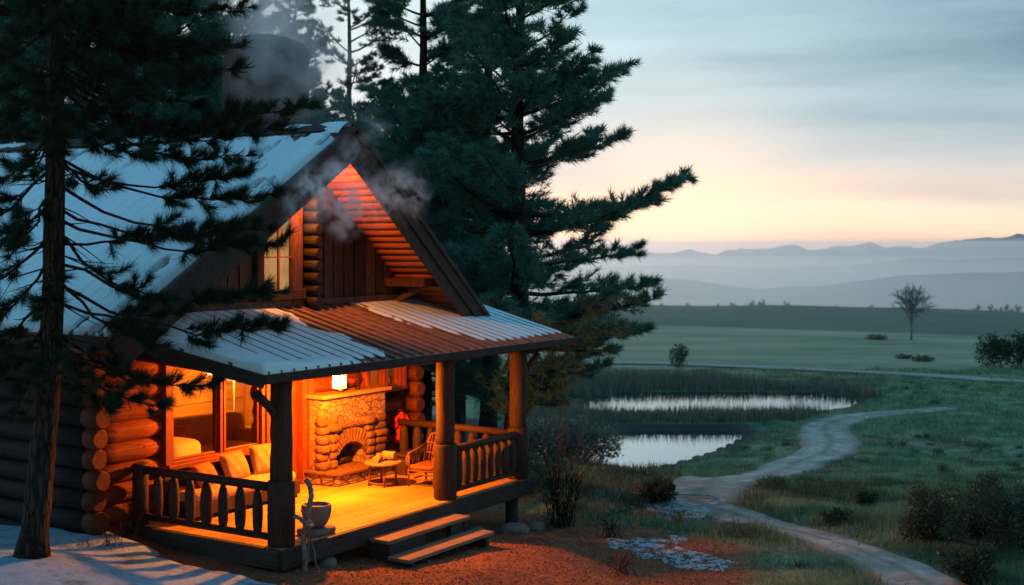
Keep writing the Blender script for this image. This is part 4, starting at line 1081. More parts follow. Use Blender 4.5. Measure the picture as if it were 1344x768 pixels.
# porch rafters and header beams
mb = MB()
for k in range(10):
    r = .3+k*.75; mb.bar((r, .05, pz(.05)-.14), (r, PB, pz(PB)-.14), .07, .08)
mb.build('rafters', M['dark'], cab)
mb = MB(); mb.tube([(-.25, .2, 2.23), (3.5, .2, 2.225), (7.2, .2, 2.23)], .075, 12); mb.tube([(.12, .2, 2.22), (.1, 2.9, 2.4)], .075, 12); mb.tube([(6.0, .2, 2.22), (6.0, 2.9, 2.4)], .075, 12); mb.build('header_beam', M['post'], cab)
# porch floor
mb = MB(); l = .04
while l < 2.94:
    mb.box(.03, 6.12, l, min(l+.135, 2.95), -.045, 0.0); l += .142
mb.build('porch_floor', M['deck'], cab, .004)
mb = MB(); mb.box(-.02, 6.17, -.03, .035, -.26, -.006); mb.box(-.05, .028, .036, 2.95, -.26, -.006); mb.box(6.122, 6.17, .036, 2.95, -.26, -.006)
mb.build('rim_board', M['fascia'], cab, .006)
mb = MB(); mb.box(.05, 6.1, .3, .36, -.25, -.05); mb.box(.05, 6.1, 1.6, 1.66, -.25, -.05); mb.box(.05, 6.1, 2.85, 2.9, -.25, -.05); mb.build('joist', M['dark'], cab)
for (r, l) in ((5.85, .22), (6.0, 2.6), (.2, .25), (3.1, .3)):
    mb = MB(); mb.tube([(r, l, -1.1), (r, l, -.25)], .11, 12); mb.build('support_post', M['fascia'], cab)
# porch posts with thicker foot
def post(r, l, zt=2.19):
    mb = MB(); n = 9
    mb.tube([(r+random.uniform(-.006, .006), l+random.uniform(-.006, .006), .8+(zt-.8)*k/(n-1)) for k in range(n)], [.148*random.uniform(.97, 1.03) for _ in range(n)], 18)
    p = mb.build('post', M['post'], cab)
    mb = MB(); mb.tube([(r, l, 0), (r, l, .02), (r, l, .4), (r, l, .84), (r, l, .865), (r, l, .87)], [.175, .183, .186, .183, .172, .14], 20); mb.build('post_foot', M['post'], p)
    return p
post(.2, .2); post(3.9, .2); post(6.02, .2)
for (a, b) in (((.2, .2, 1.62), (-.28, .2, 2.06)), ((6.02, .2, 1.62), (6.65, .2, 2.06))):
    mb = MB(); mb.tube([a, ((a[0]+b[0])/2, a[1], (a[2]+b[2])/2+.03), b], .06, 10); mb.build('brace', M['post'], cab)
# railings
def railing(p0, p1, n, top=.76, newel=None, size=.076):
    a = Vector((*p0, 0)); b = Vector((*p1, 0)); d = (b-a); mb = MB()
    up = Vector((0, 0, top)); lo = Vector((0, 0, .12))
    mb.tube([a+up, a.lerp(b, .5)+up+Vector((0, 0, .006)), b+up], .062, 12); mb.tube([a+lo, b+lo], .048, 10)
    rl = mb.build('railing', M['rail'], cab)
    if newel:
        m2 = MB(); m2.tube([(*newel, 0), (*newel, .5), (*newel, .86), (*newel, .875)], [.115, .112, .112, .09], 16); m2.build('newel', M['post'], rl)
    for k in range(n):
        t = (k+.6)/(n+.2); q = a.lerp(b, t); m3 = MB(); s = size*random.uniform(.9, 1.12); j = random.uniform(-.012, .012)
        zs = [.13, .17, .24, .4, .56, .66, top-.05]; rs = [.5, .78, .98, 1.06, 1.0, .8, .5]
        m3.tube([(q.x+j*(z-.4), q.y+j*(z-.4), z) for z in zs], [s*f for f in rs], 12); m3.build('baluster', M['rail'], rl)
    return rl
railing((.10, .34), (.06, 2.93), 8, newel=(.06, 2.78), top=.78)
railing((4.06, .16), (5.88, .16), 8, top=.76)
railing((6.0, .36), (6.05, 2.86), 8, top=.76)

# chimney (part of the house)
mb = MB(); cx, cy = 4.25, 4.35
prof = [(.74, 3.2), (.74, 5.2), (.73, 6.4), (.725, 7.28), (.77, 7.30), (.77, 7.44), (.70, 7.52), (.5, 7.62), (.42, 7.64)]
nC = 40; bI = len(mb.v)
for (rd, z) in prof:
    for k in range(nC):
        a = 2*math.pi*k/nC; c_, s_ = math.cos(a), math.sin(a); pw = .62
        x_ = rd*math.copysign(abs(c_)**pw, c_); y_ = rd*.8*math.copysign(abs(s_)**pw, s_); w = 1+.02*(random.random()-.5)
        mb.v.append((cx+x_*w, cy+y_*w, z))
for i in range(len(prof)-1):
    for k in range(nC):
        k2 = (k+1) % nC; mb.f.append([bI+i*nC+k, bI+i*nC+k2, bI+(i+1)*nC+k2, bI+(i+1)*nC+k]); mb.m.append(0); mb.s.append(True)
mb.f.append([bI+(len(prof)-1)*nC+k for k in range(nC)]); mb.m.append(0); mb.s.append(False)
mb.build('chimney', M['chim'], cab)

# ------------------------------------------------------------------ steps
st = empty('wooden_steps', H(2.7, 0, 0), A); tag(st, 'two tread wooden steps up to the open side of the porch', 'steps')
for (z, l0, l1, w) in ((-.16, -.42, -.06, 1.0), (-.36, -.82, -.44, 1.06)):
    mb = MB(); mb.box(-w, w, l0, l1, z-.055, z); mb.build('tread', M['step'], st, .008)
for s in (-.92, .92):
    mb = MB(); mb.box(s-.04, s+.04, -.40, -.05, -.75, -.218); mb.box(s-.04, s+.04, -.79, -.405, -.75, -.418); mb.build('stringer', M['fascia'], st, .004)
for (a_, b_) in ((-.87, -.1), (.55, .87)): mb = MB(); mb.box(a_, b_, -.38, -.33, -.5, -.218); mb.build('riser', M['fascia'], st)

# ------------------------------------------------------------------ fireplace
fp = empty('stone_fireplace', H(0, 0, 0), A); tag(fp, 'rough stone fireplace with arched firebox against the log wall', 'fireplace')
f0, f1, fl = 3.70, 5.40, 2.60
mb = MB()
def stones(mb, r0, r1, z0, z1, l, n_r, n_z, dep, skip=None):
    pass
mb.box(f0, 4.10, fl, 2.93, .2, 1.42); mb.box(4.80, f1, fl, 2.93, .2, 1.42)
# arch over the firebox
ar = [(4.10+.70*i/10, .50+.13*math.sin(math.pi*i/10)) for i in range(11)]
for (a, za), (b_, zb) in zip(ar[:-1], ar[1:]):
    mb.add([(a, fl+.002, za), (b_, fl+.002, zb), (b_, 2.92, zb), (a, 2.92, za), (a, fl+.002, 1.42), (b_, fl+.002, 1.42), (b_, 2.92, 1.42), (a, 2.92, 1.42)], BF)
body = mb.build('chimney_breast', M['stone'], fp)
# projecting stones at the jambs
mb = MB(); random.seed(12)
for side in (0, 1):
    z = .22
    while z < .98:
        h = random.uniform(.12, .2); 
        xs = [(f0-.03, f0+.19), (f0+.20, 4.08)] if side == 0 else [(4.83, 5.05), (5.07, f1+.03)]
        for (a, b_) in xs:
            j = random.uniform(-.03, .03)
            MB().ellip(((a+b_)/2+j*.3, fl+.03, z+h/2), (b_-a)/2*.98, .10+j, h/2*.96, 14, 8, .5).build('jamb_stone', M['rough'], fp)
        z += h
for q_ in ((4.0, .92, .16), (4.9, .95, .14)): MB().ellip((q_[0], fl-.01, q_[1]), q_[2], .12, .07, 14, 8, .5).build('jamb_stone', M['rough'], fp)
mb = MB()
for i in range(15):
    t = i/14; a = R(150-120*t); cx_, cz_ = 4.45, .28; r0_, r1_ = .40, .64
    c_, s_ = math.cos(a), math.sin(a)
    mb.bar((cx_+c_*r0_*.98, fl-.02, cz_+s_*r0_*.86), (cx_+c_*r1_, fl-.02, cz_+s_*r1_*.92), .07, .052, up=(-s_, 0, c_))
mb.build('arch_stones', M['rough'], fp, .012)
mb = MB(); mb.box(4.06, 4.84, fl-.06, fl+.05, .88, .95); mb.build('lintel', M['rough'], fp, .02)
mb = MB(); mb.box(4.10, 4.80, 2.86, 2.9, .2, .65); mb.box(4.09, 4.12, fl+.02, 2.9, .2, .6); mb.build('firebox', M['dark'], fp)
mb = MB(); mb.box(f0-.06, f1+.06, fl-.12, 2.93, 1.42, 1.485); mb.build('mantel', M['firewood'], fp, .012)
mb = MB(); mb.add([(3.63,2.93,0),(3.63,2.62,0),(3.72,2.22,0),(5.5,2.22,0),(5.62,2.62,0),(5.62,2.93,0),(3.63,2.93,.17),(3.63,2.62,.17),(3.72,2.22,.17),(5.5,2.22,.17),(5.62,2.62,.17),(5.62,2.93,.17)],
                  [(5,4,3,2,1,0),(6,7,8,9,10,11),(0,1,7,6),(1,2,8,7),(2,3,9,8),(3,4,10,9),(4,5,11,10),(5,0,6,11)]); mb.build('hearth', M['hearth'], fp, .02)
mb = MB(); mb.add([(3.60,2.93,.172),(3.60,2.60,.172),(3.70,2.18,.172),(5.53,2.18,.172),(5.65,2.60,.172),(5.65,2.93,.172),(3.60,2.93,.23),(3.60,2.60,.23),(3.70,2.18,.23),(5.53,2.18,.23),(5.65,2.60,.23),(5.65,2.93,.23)],
                  [(5,4,3,2,1,0),(6,7,8,9,10,11),(0,1,7,6),(1,2,8,7),(2,3,9,8),(3,4,10,9),(4,5,11,10),(5,0,6,11)]); mb.build('hearth_slab', M['rough'], fp, .015)
mb = MB()
for k in range(4): mb.tube([(4.2+.02*k, 2.76-.03*k, .27+.05*(k % 2)), (4.65, 2.74+.02*k, .28+.04*(k//2))], .032, 8)
o = mb.build('charred_logs', M['dark'], None, 0, C0, A); tag(o, 'charred logs lying inside the dark firebox', 'firewood')

def top(name, label, cat, r, l, z=0, rz=0, group=None):
    e = empty(name, H(r, l, z), A+rz); return tag(e, label, cat, group)
# hanging lantern (lit)
ln = top('hanging_lantern', 'glowing hanging lantern above the mantel, brightest light of the porch', 'lantern', 3.0, 1.6, 1.85)
mb = MB()
for sx in (-.075, .075):
    for sy in (-.075, .075): mb.bar((sx, sy, -.12), (sx, sy, .12), .012, .012, up=(1, 0, 0))
mb.bar((-.085, -.075, -.125), (.085, -.075, -.125), .014, .012); mb.bar((-.085, .075, -.125), (.085, .075, -.125), .014, .012); mb.bar((-.075, -.066, -.125), (-.075, .066, -.125), .014, .012); mb.bar((.075, -.066, -.125), (.075, .066, -.125), .014, .012); mb.lathe([(.115, .12), (.06, .17), (.02, .19)], n=4); mb.build('lantern_frame', M['iron'], ln)
mb = MB(); mb.box(-.07, .07, -.07, .07, -.118, .118); mb.build('lantern_glass', M['jar'], ln)
mb = MB(); mb.ellip((0, 0, -.005), .07, .07, .11, 14, 10, .6); mb.build('flame', M['flame'], ln)
mb = MB(); mb.tube([(0, 0, .19), (0, 0, .93)], .006, 6); mb.build('chain', M['iron'], ln)
# mantel items
bw = top('glass_bowl', 'round clear glass bowl with a candle glow on the mantel', 'bowl', 4.28, 2.66, 1.486)
mb = MB(); mb.lathe([(.05, 0), (.095, .03), (.12, .09), (.105, .16), (.075, .19)], n=20); mb.build('bowl_glass', M['jar'], bw)
mb = MB(); mb.lathe([(.035, .006), (.035, .07), (.02, .075)], n=12); mb.build('candle', M['throw'], bw)
mb = MB(); mb.ellip((0, 0, .1), .016, .016, .03); mb.build('flame', M['candle'], bw)
jr = top('glass_jar', 'small glass jar at the right of the glass bowl on the mantel', 'jar', 4.72, 2.66, 1.486)
mb = MB(); mb.lathe([(.035, 0), (.05, .03), (.05, .11), (.03, .14), (.03, .16)], n=16); mb.build('jar_glass', M['jar'], jr)
mb = MB(); mb.lathe([(.034, .16), (.034, .18)], n=16); mb.build('lid', M['iron'], jr)
# garment on a peg
rb = top('hanging_garment', 'bright red orange garment hanging from a peg on the log wall', 'garment', 6.18, 2.90, 0)
mb = MB(); prof = [(.03, .92), (.07, .88), (.12, .84), (.10, .76), (.13, .6), (.16, .45), (.165, .38)]
nn_ = 28; base = len(mb.v)
for (w, z) in prof:
    for k in range(nn_):
        a = 2*math.pi*k/nn_; f = 1+.14*math.sin(a*7)*(1-(z-.38)/.6); mb.v.append((w*math.cos(a)*f, -.06+.055*math.sin(a)*f*(.6+w*3), z))
for i in range(len(prof)-1):
    for k in range(nn_):
        k2 = (k+1) % nn_; mb.f.append([base+i*nn_+k, base+i*nn_+k2, base+(i+1)*nn_+k2, base+(i+1)*nn_+k]); mb.m.append(0); mb.s.append(True)
mb.build('skirt', M['robe'], rb)
for s in (-1, 1):
    mb = MB(); mb.tube([(s*.09, -.06, .85), (s*.17, -.07, .76), (s*.19, -.07, .66)], [.04, .045, .05], 10); mb.build('sleeve', M['robe'], rb)
mb = MB(); mb.tube([(0, .03, .95), (0, -.1, .96)], .012, 8); mb.build('peg', M['post'], rb)

# round table
tb = top('round_table', 'low round wooden table with ring stretcher in front of the hearth', 'table', 4.24, 1.72)
mb = MB(); mb.lathe([(.29, .355), (.315, .365), (.315, .39), (.30, .40)], n=32); mb.build('tabletop', M['step'], tb)
for k in range(4):
    a = R(45+90*k); mb = MB(); mb.tube([(.2*math.cos(a), .2*math.sin(a), .36), (.23*math.cos(a), .23*math.sin(a), 0)], .02, 8); mb.build('leg', M['wicker'], tb)
mb = MB(); mb.tube([(.225*math.cos(R(a)), .225*math.sin(R(a)), .06) for a in range(0, 361, 15)], .014, 6, cap=False); mb.build('ring_stretcher', M['wicker'], tb)
for i, (dx, dy, z, ang, lab) in enumerate([(-.10, .02, .455, .3, 'short pale log lying on the left of the round table'), (.05, .10, .455, .9, 'short log at the back of the round table'), (.14, -.03, .475, 1.75, 'log with round cut face turned forward on the round table')]):
    mb = MB(); rr = .055 if i < 2 else .075; mb.tube([(-.11, 0, 0), (0, .004, .003), (.11, 0, 0)], [rr, rr*.96, rr], 14); o = mb.build('cut_log', M['firewood'])
    p = H(4.24+dx, 1.72+dy, z if i < 2 else .475); o.location = p; o.rotation_euler = (0, 0, A+ang); tag(o, lab, 'log', 'short logs on the round table')
# bench by the wall
bn = top('low_bench', 'low dark plank bench between round table and log wall', 'bench', 5.55, 2.05)
mb = MB(); mb.box(-.45, .45, -.14, .14, .32, .37); mb.build('seat', M['rail'], bn, .008)
for s in (-.38, .38): mb = MB(); mb.box(s-.03, s+.03, -.12, .12, 0, .319); mb.build('leg', M['rail'], bn, .006)
# wicker armchair facing the door side
ch = top('wicker_armchair', 'low wicker armchair half hidden behind the middle porch post', 'armchair', 4.72, 1.12, 0, R(6))
for (x_, y_) in ((-.26, -.24), (-.26, .24), (.26, -.22), (.26, .22)):
    mb = MB(); mb.tube([(x_, y_, 0), (x_, y_, .3), (x_*(1.0 if x_ < 0 else 1.05), y_, .36 if x_ > 0 else .5)], .02, 8); mb.build('leg', M['wicker'], ch)
mb = MB(); mb.ellip((0, 0, .31), .29, .26, .045, 20, 8, .4); mb.build('seat', M['wicker'], ch)
mb = MB()
for z in (.26, .20): mb.tube([(-.27, -.25, z), (.27, -.24, z), (.27, .24, z), (-.27, .25, z), (-.27, -.25, z)], .014, 6)
mb.tube([(-.25, -.24, .10), (.25, -.23, .10)], .014, 6); mb.tube([(-.25, .24, .10), (.25, .23, .10)], .014, 6); mb.tube([(-.26, -.24, .12), (-.26, .24, .12)], .014, 6); mb.build('stretcher', M['wicker'], ch)
mb = MB()
for k in range(9):
    y_ = -.22+.055*k; mb.tube([(.25, y_, .34), (.34, y_*1.04, .58), (.42, y_*1.0, .80-.35*abs(y_)**1.5)], .012, 6)
mb.tube([(.26, -.25, .32), (.35, -.26, .6), (.41, -.2, .77), (.44, 0, .82), (.41, .2, .77), (.35, .26, .6), (.26, .25, .32)], .022, 8)
for z in (.48, .64): mb.tube([(.25+.28*(z-.32), -.24, z), (.27+.28*(z-.32), 0, z), (.25+.28*(z-.32), .24, z)], .012, 6)
mb.build('backrest', M['wicker'], ch)
for s in (-1, 1):
    mb = MB(); mb.tube([(-.27, s*.25, .3), (-.29, s*.26, .46), (-.2, s*.27, .53), (.05, s*.28, .55), (.35, s*.26, .62)], .02, 8); mb.tube([(-.1, s*.25, .32), (-.1, s*.27, .54)], .012, 6); mb.tube([(.1, s*.25, .32), (.1, s*.27, .55)], .012, 6); mb.build('armrest', M['wicker'], ch)

# porch sofa under the window with cushions
so = top('porch_bench', 'wooden bench with padded seat under the big porch window', 'bench', 1.65, 2.52)
mb = MB(); mb.ellip((0, 0, .33), 1.12, .33, .085, 28, 8, .3); mb.build('seat_pad', M['sofa'], so)
mb = MB(); mb.box(-1.12, 1.12, -.32, -.28, .06, .27); mb.box(-1.12, 1.12, .28, .32, .06, .62); mb.box(-1.12, 1.12, -.28, .28, .2, .25); mb.build('bench_frame', M['rail'], so, .01)
for (x_, y_) in ((-1.06, -.25), (1.06, -.25), (-1.06, .25), (1.06, .25)): mb = MB(); mb.box(x_-.04, x_+.04, y_-.025, y_+.025, 0, .2); mb.build('leg', M['rail'], so, .006)
def pillow(name, r, l, z, w, h, t, tilt, yaw, mat, label):
    mb = MB(); n = 18; vs = []
    for i in range(n+1):
        for j in range(n+1):
            a = -1+2*i/n; b_ = -1+2*j/n
            pin = 1-.10*(1-abs(a)**2)*abs(b_)**3-.10*(1-abs(b_)**2)*abs(a)**3
            e = (1-a**4)*(1-b_**4); vs.append((a, b_, max(0, e)**.55))
    top_ = [(a*w/2*(1-.07*(1-a*a if abs(b_) > .99 else 0)), b_*h/2, t/2*e+.008*math.sin(a*9+b_*4)*e) for a, b_, e in vs]
    bot = [(a*w/2*(1-.07*(1-a*a if abs(b_) > .99 else 0)), b_*h/2, -t/2*e) for a, b_, e in vs]
    fs = [];  m_ = n+1
    for i in range(n):
        for j in range(n): q_ = i*m_+j; fs.append((q_, q_+m_, q_+m_+1, q_+1))
    mb.add(top_, fs, smooth=True); mb.add(bot, [f[::-1] for f in fs], smooth=True)
    o = mb.build(name, M[mat]); o.location = H(r, l, z); o.rotation_euler = (R(90-tilt), R(0), A+yaw); tag(o, label, 'cushion', 'cushions on the porch bench'); return o
pillow('cushion', 2.38, 2.58, .63, .52, .46, .18, 22, R(-12), 'cushion_print', 'cream cushion with a dark printed motif nearest the corner post')
pillow('cushion', 1.72, 2.58, .61, .55, .44, .18, 26, R(10), 'cushion', 'plain cream cushion in the middle of the porch bench')
pillow('cushion', 1.10, 2.58, .57, .5, .36, .18, 34, R(14), 'cushion_rust', 'rust coloured cushion at the left of the porch bench')
# planter on a stone
sl = MB(); sl.ellip((0, 0, .045), .24, .2, .045, 20, 6, .35); o = sl.build('flat_stone', M['rock'], None, 0, H(.98, .28, 0), A); tag(o, 'flat grey stone slab under the woven pot', 'stone')
pt = top('woven_pot', 'round ribbed woven pot on a flat stone by the corner post', 'pot', .98, .28, .09)
mb = MB(); nC = 48
mb.lathe([(.10, 0), (.145, .05), (.185, .13), (.205, .22), (.205, .29), (.195, .315), (.175, .315), (.17, .27)], n=nC, rib=.022); mb.build('pot_body', M['rope'], pt)
mb = MB(); mb.lathe([(.165, .262), (.1, .272), (.02, .275)], n=20); mb.build('soil', M['dark'], pt)
# rope tied on the corner post
rp = empty('knotted_rope', H(.28, -.02, 0), A); tag(rp, 'thick frayed grey rope knotted on the corner post and hanging over the deck edge', 'rope')
def rope(pts, rad, name, tw=9, turns=22):
    P = catmull(np.array(pts), 8); mb = MB(); random.seed(4)
    for s in range(3):
        Q = []
        for i, q in enumerate(P):
            a = 2*math.pi*(s/3+turns*i/len(P)/3); d = P[min(i+1, len(P)-1)]-P[max(i-1, 0)]; d = d/np.linalg.norm(d)
            x_ = np.cross(d, [.3, .2, .9]); x_ /= np.linalg.norm(x_); y_ = np.cross(d, x_); Q.append(q+(x_*math.cos(a)+y_*math.sin(a))*rad*.55)
        mb.tube(Q, [rad*.62*random.uniform(.9, 1.1) for _ in Q], 7)
    return mb.build(name, M['rope'], rp)
rope([(.14,-.02,.86),(.12,-.10,.80),(.10,-.14,.65),(.05,-.13,.45),(.02,-.12,.30),(-.01,-.10,.12),(-.02,-.14,-.08),(-.02,-.14,-.34)], .034, 'main_strand')
rope([(-.24,-.16,.46),(-.17,-.19,.42),(-.07,-.21,.32),(.03,-.20,.28),(.08,-.16,.30),(.05,-.12,.36)], .027, 'knot', turns=12)
rope([(.02,-.19,.30),(.06,-.17,.18),(.13,-.12,.02),(.19,-.12,-.10),(.20,-.13,-.25),(.27,-.16,-.38)], .014, 'loose_strand', turns=18)
rope([(.0,-.19,.28),(.03,-.16,.10),(.06,-.13,-.05),(.07,-.13,-.2)], .012, 'loose_strand', turns=14)
# room furniture
sf = top('sofa', 'upholstered sofa inside the lit room behind the big window', 'sofa', 3.0, 4.55)
mb = MB(); mb.ellip((0, 0, .40), 1.15, .42, .14, 24, 8, .3); mb.build('seat', M['sofa'], sf)
mb = MB(); mb.ellip((.1, .45, .66), 1.2, .14, .38, 24, 10, .35); mb.build('backrest', M['sofa'], sf)
for s in (-1.12, 1.12): mb = MB(); mb.ellip((s, 0, .5), .13, .44, .26, 16, 10, .4); mb.build('armrest', M['sofa'], sf)
mb = MB(); mb.box(-1.1, 1.1, -.38, .5, .04, .27); mb.build('base', M['rail'], sf, .01)
mb = MB(); mb.ellip((0, 0, 0), .34, .40, .24, 20, 10, .45); o = mb.build('throw_blanket', M['throw'], None, 0, H(1.95, 4.2, .62), A); tag(o, 'folded pale blanket over the sofa arm inside the room', 'blanket')
pillow('cushion', 2.45, 4.62, .78, .5, .42, .16, 25, R(-40), 'cushion_rust', 'pointed orange cushion on the indoor sofa')
for o in COL.objects:
    if o.get('label') == 'pointed orange cushion on the indoor sofa': del o['group']
sh = top('side_shelf', 'small wall shelf with a lamp glow inside the room', 'shelf', 3.9, 6.6, 1.1)
mb = MB(); mb.box(-.3, .3, 0, .35, 0, .03); mb.build('board', M['trim'], sh); mb = MB(); mb.box(-.28, -.25, .1, .35, -.25, -.002); mb.box(.25, .28, .1, .35, -.25, -.002); mb.build('bracket', M['trim'], sh)
rl = top('room_lamp', 'shaded lamp lighting the room behind the window', 'lamp', 4.9, 5.8, 0)
mb = MB(); mb.lathe([(.16, 0), (.16, .03), (.03, .06), (.025, 1.45)], n=16); mb.build('stand', M['iron'], rl)
mb = MB(); mb.lathe([(.22, 1.45), (.14, 1.75)], n=24); mb.f = mb.f[:-2]; mb.m = mb.m[:-2]; mb.s = mb.s[:-2]; mb.build('lamp_shade', glow('shade_glow', (1, .5, .16), .9), rl)
# gable lamp, added out of view as a source for the soffit glow
gl = top('added_gable_lamp', 'small added lamp hidden behind the left barge board, lighting the soffit', 'lamp', 2.5, 2.0, 4.95)
mb = MB(); mb.tube([(0, 0, .08), (0, 0, .26)], .006, 6); mb.lathe([(.06, .07), (.02, .10)], n=12); mb.build('fixture', M['iron'], gl)
mb = MB(); mb.lathe([(.03, -.05), (.045, .0), (.03, .06)], n=12); mb.build('lamp_glass', M['jar'], gl)

# ------------------------------------------------------------------ smoke and haze
def smoke(name, lo, hi, blobs, dens, label, nscale=1.6, col=(.95,.975,1.0), thr=(.42,.66), g=0.6, stretch=(1,1,1)):
    c = [(a+b_)/2 for a, b_ in zip(lo, hi)]
    mb = MB(); mb.box(lo[0]-c[0], hi[0]-c[0], lo[1]-c[1], hi[1]-c[1], lo[2]-c[2], hi[2]-c[2])
    m = NT(name+'_volume'); tc = m.n('ShaderNodeTexCoord'); nz_ = m.n('ShaderNodeTexNoise'); nz_.inputs['Scale'].default_value = nscale*.9; nz_.inputs['Detail'].default_value = 3
    m.l(tc.outputs['Object'], nz_.inputs['Vector'])
    sub = m.n('ShaderNodeVectorMath', operation='SUBTRACT'); m.l(nz_.outputs['Color'], sub.inputs[0]); sub.inputs[1].default_value = (.5,.5,.5)
    scl = m.n('ShaderNodeVectorMath', operation='SCALE'); m.l(sub.outputs[0], scl.inputs[0]); scl.inputs['Scale'].default_value = 1.1/nscale
    pos = m.n('ShaderNodeVectorMath', operation='ADD'); m.l(tc.outputs['Object'], pos.inputs[0]); m.l(scl.outputs[0], pos.inputs[1])
    tot = None
    for (x_, y_, z_, r_, w_) in blobs:
        dn = m.n('ShaderNodeVectorMath', operation='DISTANCE'); m.l(pos.outputs[0], dn.inputs[0]); dn.inputs[1].default_value = (x_-c[0], y_-c[1], z_-c[2])
        mr = m.n('ShaderNodeMapRange'); mr.interpolation_type = 'SMOOTHSTEP'; m.l(dn.outputs['Value'], mr.inputs[0]); mr.inputs[1].default_value = 0; mr.inputs[2].default_value = r_; mr.inputs[3].default_value = w_; mr.inputs[4].default_value = 0
        tot = mr.outputs[0] if tot is None else m.math('ADD', tot, mr.outputs[0])
    mp = m.n('ShaderNodeMapping'); mp.inputs['Scale'].default_value = stretch; m.l(tc.outputs['Object'], mp.inputs['Vector'])
    n2 = m.noise(mp.outputs[0], nscale*1.5, 6, .6, .8)
    k = m.math('MULTIPLY', tot, m.ramp(n2, [(thr[0], 0.), (thr[1], 1.)])); k = m.math('MULTIPLY', k, dens)
    v = m.n('ShaderNodeVolumePrincipled'); v.inputs['Color'].default_value = (*col, 1); v.inputs['Anisotropy'].default_value = g; m.l(k, v.inputs['Density']); m.l(v.outputs[0], m.out.inputs['Volume'])
    return mb, m.mat, c
def place_smoke(name, lo, hi, blobs, dens, label, **kw):
    mb, mat, c = smoke(name, lo, hi, blobs, dens, label, **kw)
    o = mb.build(name, mat); o.location = H(*c); o.rotation_euler = (0, 0, A); return tag(o, label, kind='stuff')
place_smoke('smoke', (.2, -.15, 3.7), (4.4, 1.2, 6.3), [(1.25,.6,4.6,.55,1.0), (1.6,.6,4.8,.55,1.1), (2.1,.6,4.45,.5,1.0), (2.45,.6,4.65,.6,1.3), (2.3,.6,5.4,.4,.7), (2.0,.6,5.1,.45,.7), (3.0,.6,4.8,.45,.8), (3.4,.6,4.9,.5,1.2), (3.5,.6,4.6,.35,.7), (2.6,.6,5.8,.35,.5), (2.0,.6,4.47,.42,1.2)], 5.5, 'drifting grey smoke in front of the gable peak', nscale=2.4, thr=(.49,.68), g=.05)
place_smoke('smoke', (2.2, 2.4, 5.9), (7.2, 5.6, 10.6), [(4.1,3.2,6.7,1.0,.9), (4.3,3.3,7.3,1.0,1.0), (4.3,4.2,7.9,1.1,1.5), (3.9,4.2,8.9,1.3,1.3), (3.3,4.2,9.6,1.5,1.0), (5.2,3.9,8.8,1.2,.5), (3.9,3.2,6.2,.8,.8), (3.3,3.4,6.6,.8,1.1), (3.4,3.5,7.2,.8,1.3), (3.6,3.6,7.8,.8,1.2), (3.7,3.3,6.9,.7,1.0)], .95, 'pale smoke rising around the stone chimney', nscale=1.1, thr=(.36,.66))
place_smoke('smoke', (5.2, 3.4, 4.2), (8.6, 6.2, 8.0), [(6.2,4.8,5.2,1.2,.6), (7.2,4.8,6.2,1.2,.5), (6.9,4.8,7.2,1.0,.35)], .35, 'thin smoke drifting among the pines right of the chimney', nscale=.9, thr=(.36,.68))
def haze_box(name, lo, hi, dens, col, g, label):
    mb = MB(); c = [(a+b_)/2 for a, b_ in zip(lo, hi)]; mb.box(*[w for a, b_, q in zip(lo, hi, c) for w in (a-q, b_-q)])
    m = NT(name); v = m.n('ShaderNodeVolumeScatter'); v.inputs['Color'].default_value = (*col, 1); v.inputs['Density'].default_value = dens; v.inputs['Anisotropy'].default_value = g; m.l(v.outputs[0], m.out.inputs['Volume'])
    o = mb.build(name, m.mat, None, 0, c); return tag(o, label, kind='structure')
haze_box('mist', (-6900, 560, -400), (6900, 4900, -38), 1/1800, (.82,.94,1.0), .66, 'pale mist lying low behind the field crest')
haze_box('haze', (-7000, 125, -420), (7000, 8900, 14), 1/4200, (.80,.93,1.0), .66, 'blue evening haze lying over the valley')

# ------------------------------------------------------------------ sky, lights, camera
SUN_AZ = math.atan2((500-CX), F); SUN_EL = R(2.0)
w = bpy.data.worlds.new('World'); scene.world = w; w.use_nodes = True; nt = w.node_tree; nt.nodes.clear()
def N(t, **kw):
    x_ = nt.nodes.new(t)
    for k_, v_ in kw.items(): setattr(x_, k_, v_)
    return x_
out = N('ShaderNodeOutputWorld'); bg = N('ShaderNodeBackground'); nt.links.new(bg.outputs[0], out.inputs[0])
tc = N('ShaderNodeTexCoord'); sepx = N('ShaderNodeSeparateXYZ'); nt.links.new(tc.outputs['Generated'], sepx.inputs[0])
def lin(c): return tuple(((q/255+.055)/1.055)**2.4 if q/255 > .04045 else q/255/12.92 for q in c)
# wisps bend the bands a little
mp = N('ShaderNodeMapping'); mp.inputs['Scale'].default_value = (1.6, 1.6, 13); mp.inputs['Rotation'].default_value = (0, R(7), 0); nt.links.new(tc.outputs['Generated'], mp.inputs['Vector'])
n1 = N('ShaderNodeTexNoise'); n1.inputs['Scale'].default_value = 1.9; n1.inputs['Detail'].default_value = 5; n1.inputs['Roughness'].default_value = .5; nt.links.new(mp.outputs[0], n1.inputs['Vector'])
def MT(op, a, b_=0.0, clamp=False):
    x_ = N('ShaderNodeMath', operation=op); x_.use_clamp = clamp
    for s_, v_ in ((x_.inputs[0], a), (x_.inputs[1], b_)):
        if hasattr(v_, 'is_output'): nt.links.new(v_, s_)
        else: s_.default_value = v_
    return x_.outputs[0]
def RAMP(fac, stops):
    x_ = N('ShaderNodeValToRGB'); e = x_.color_ramp.elements
    while len(e) < len(stops): e.new(.5)
    for q_, (p_, c_) in zip(e, stops): q_.position = p_; q_.color = (*c_, 1)
    nt.links.new(fac, x_.inputs[0]); return x_.outputs[0]
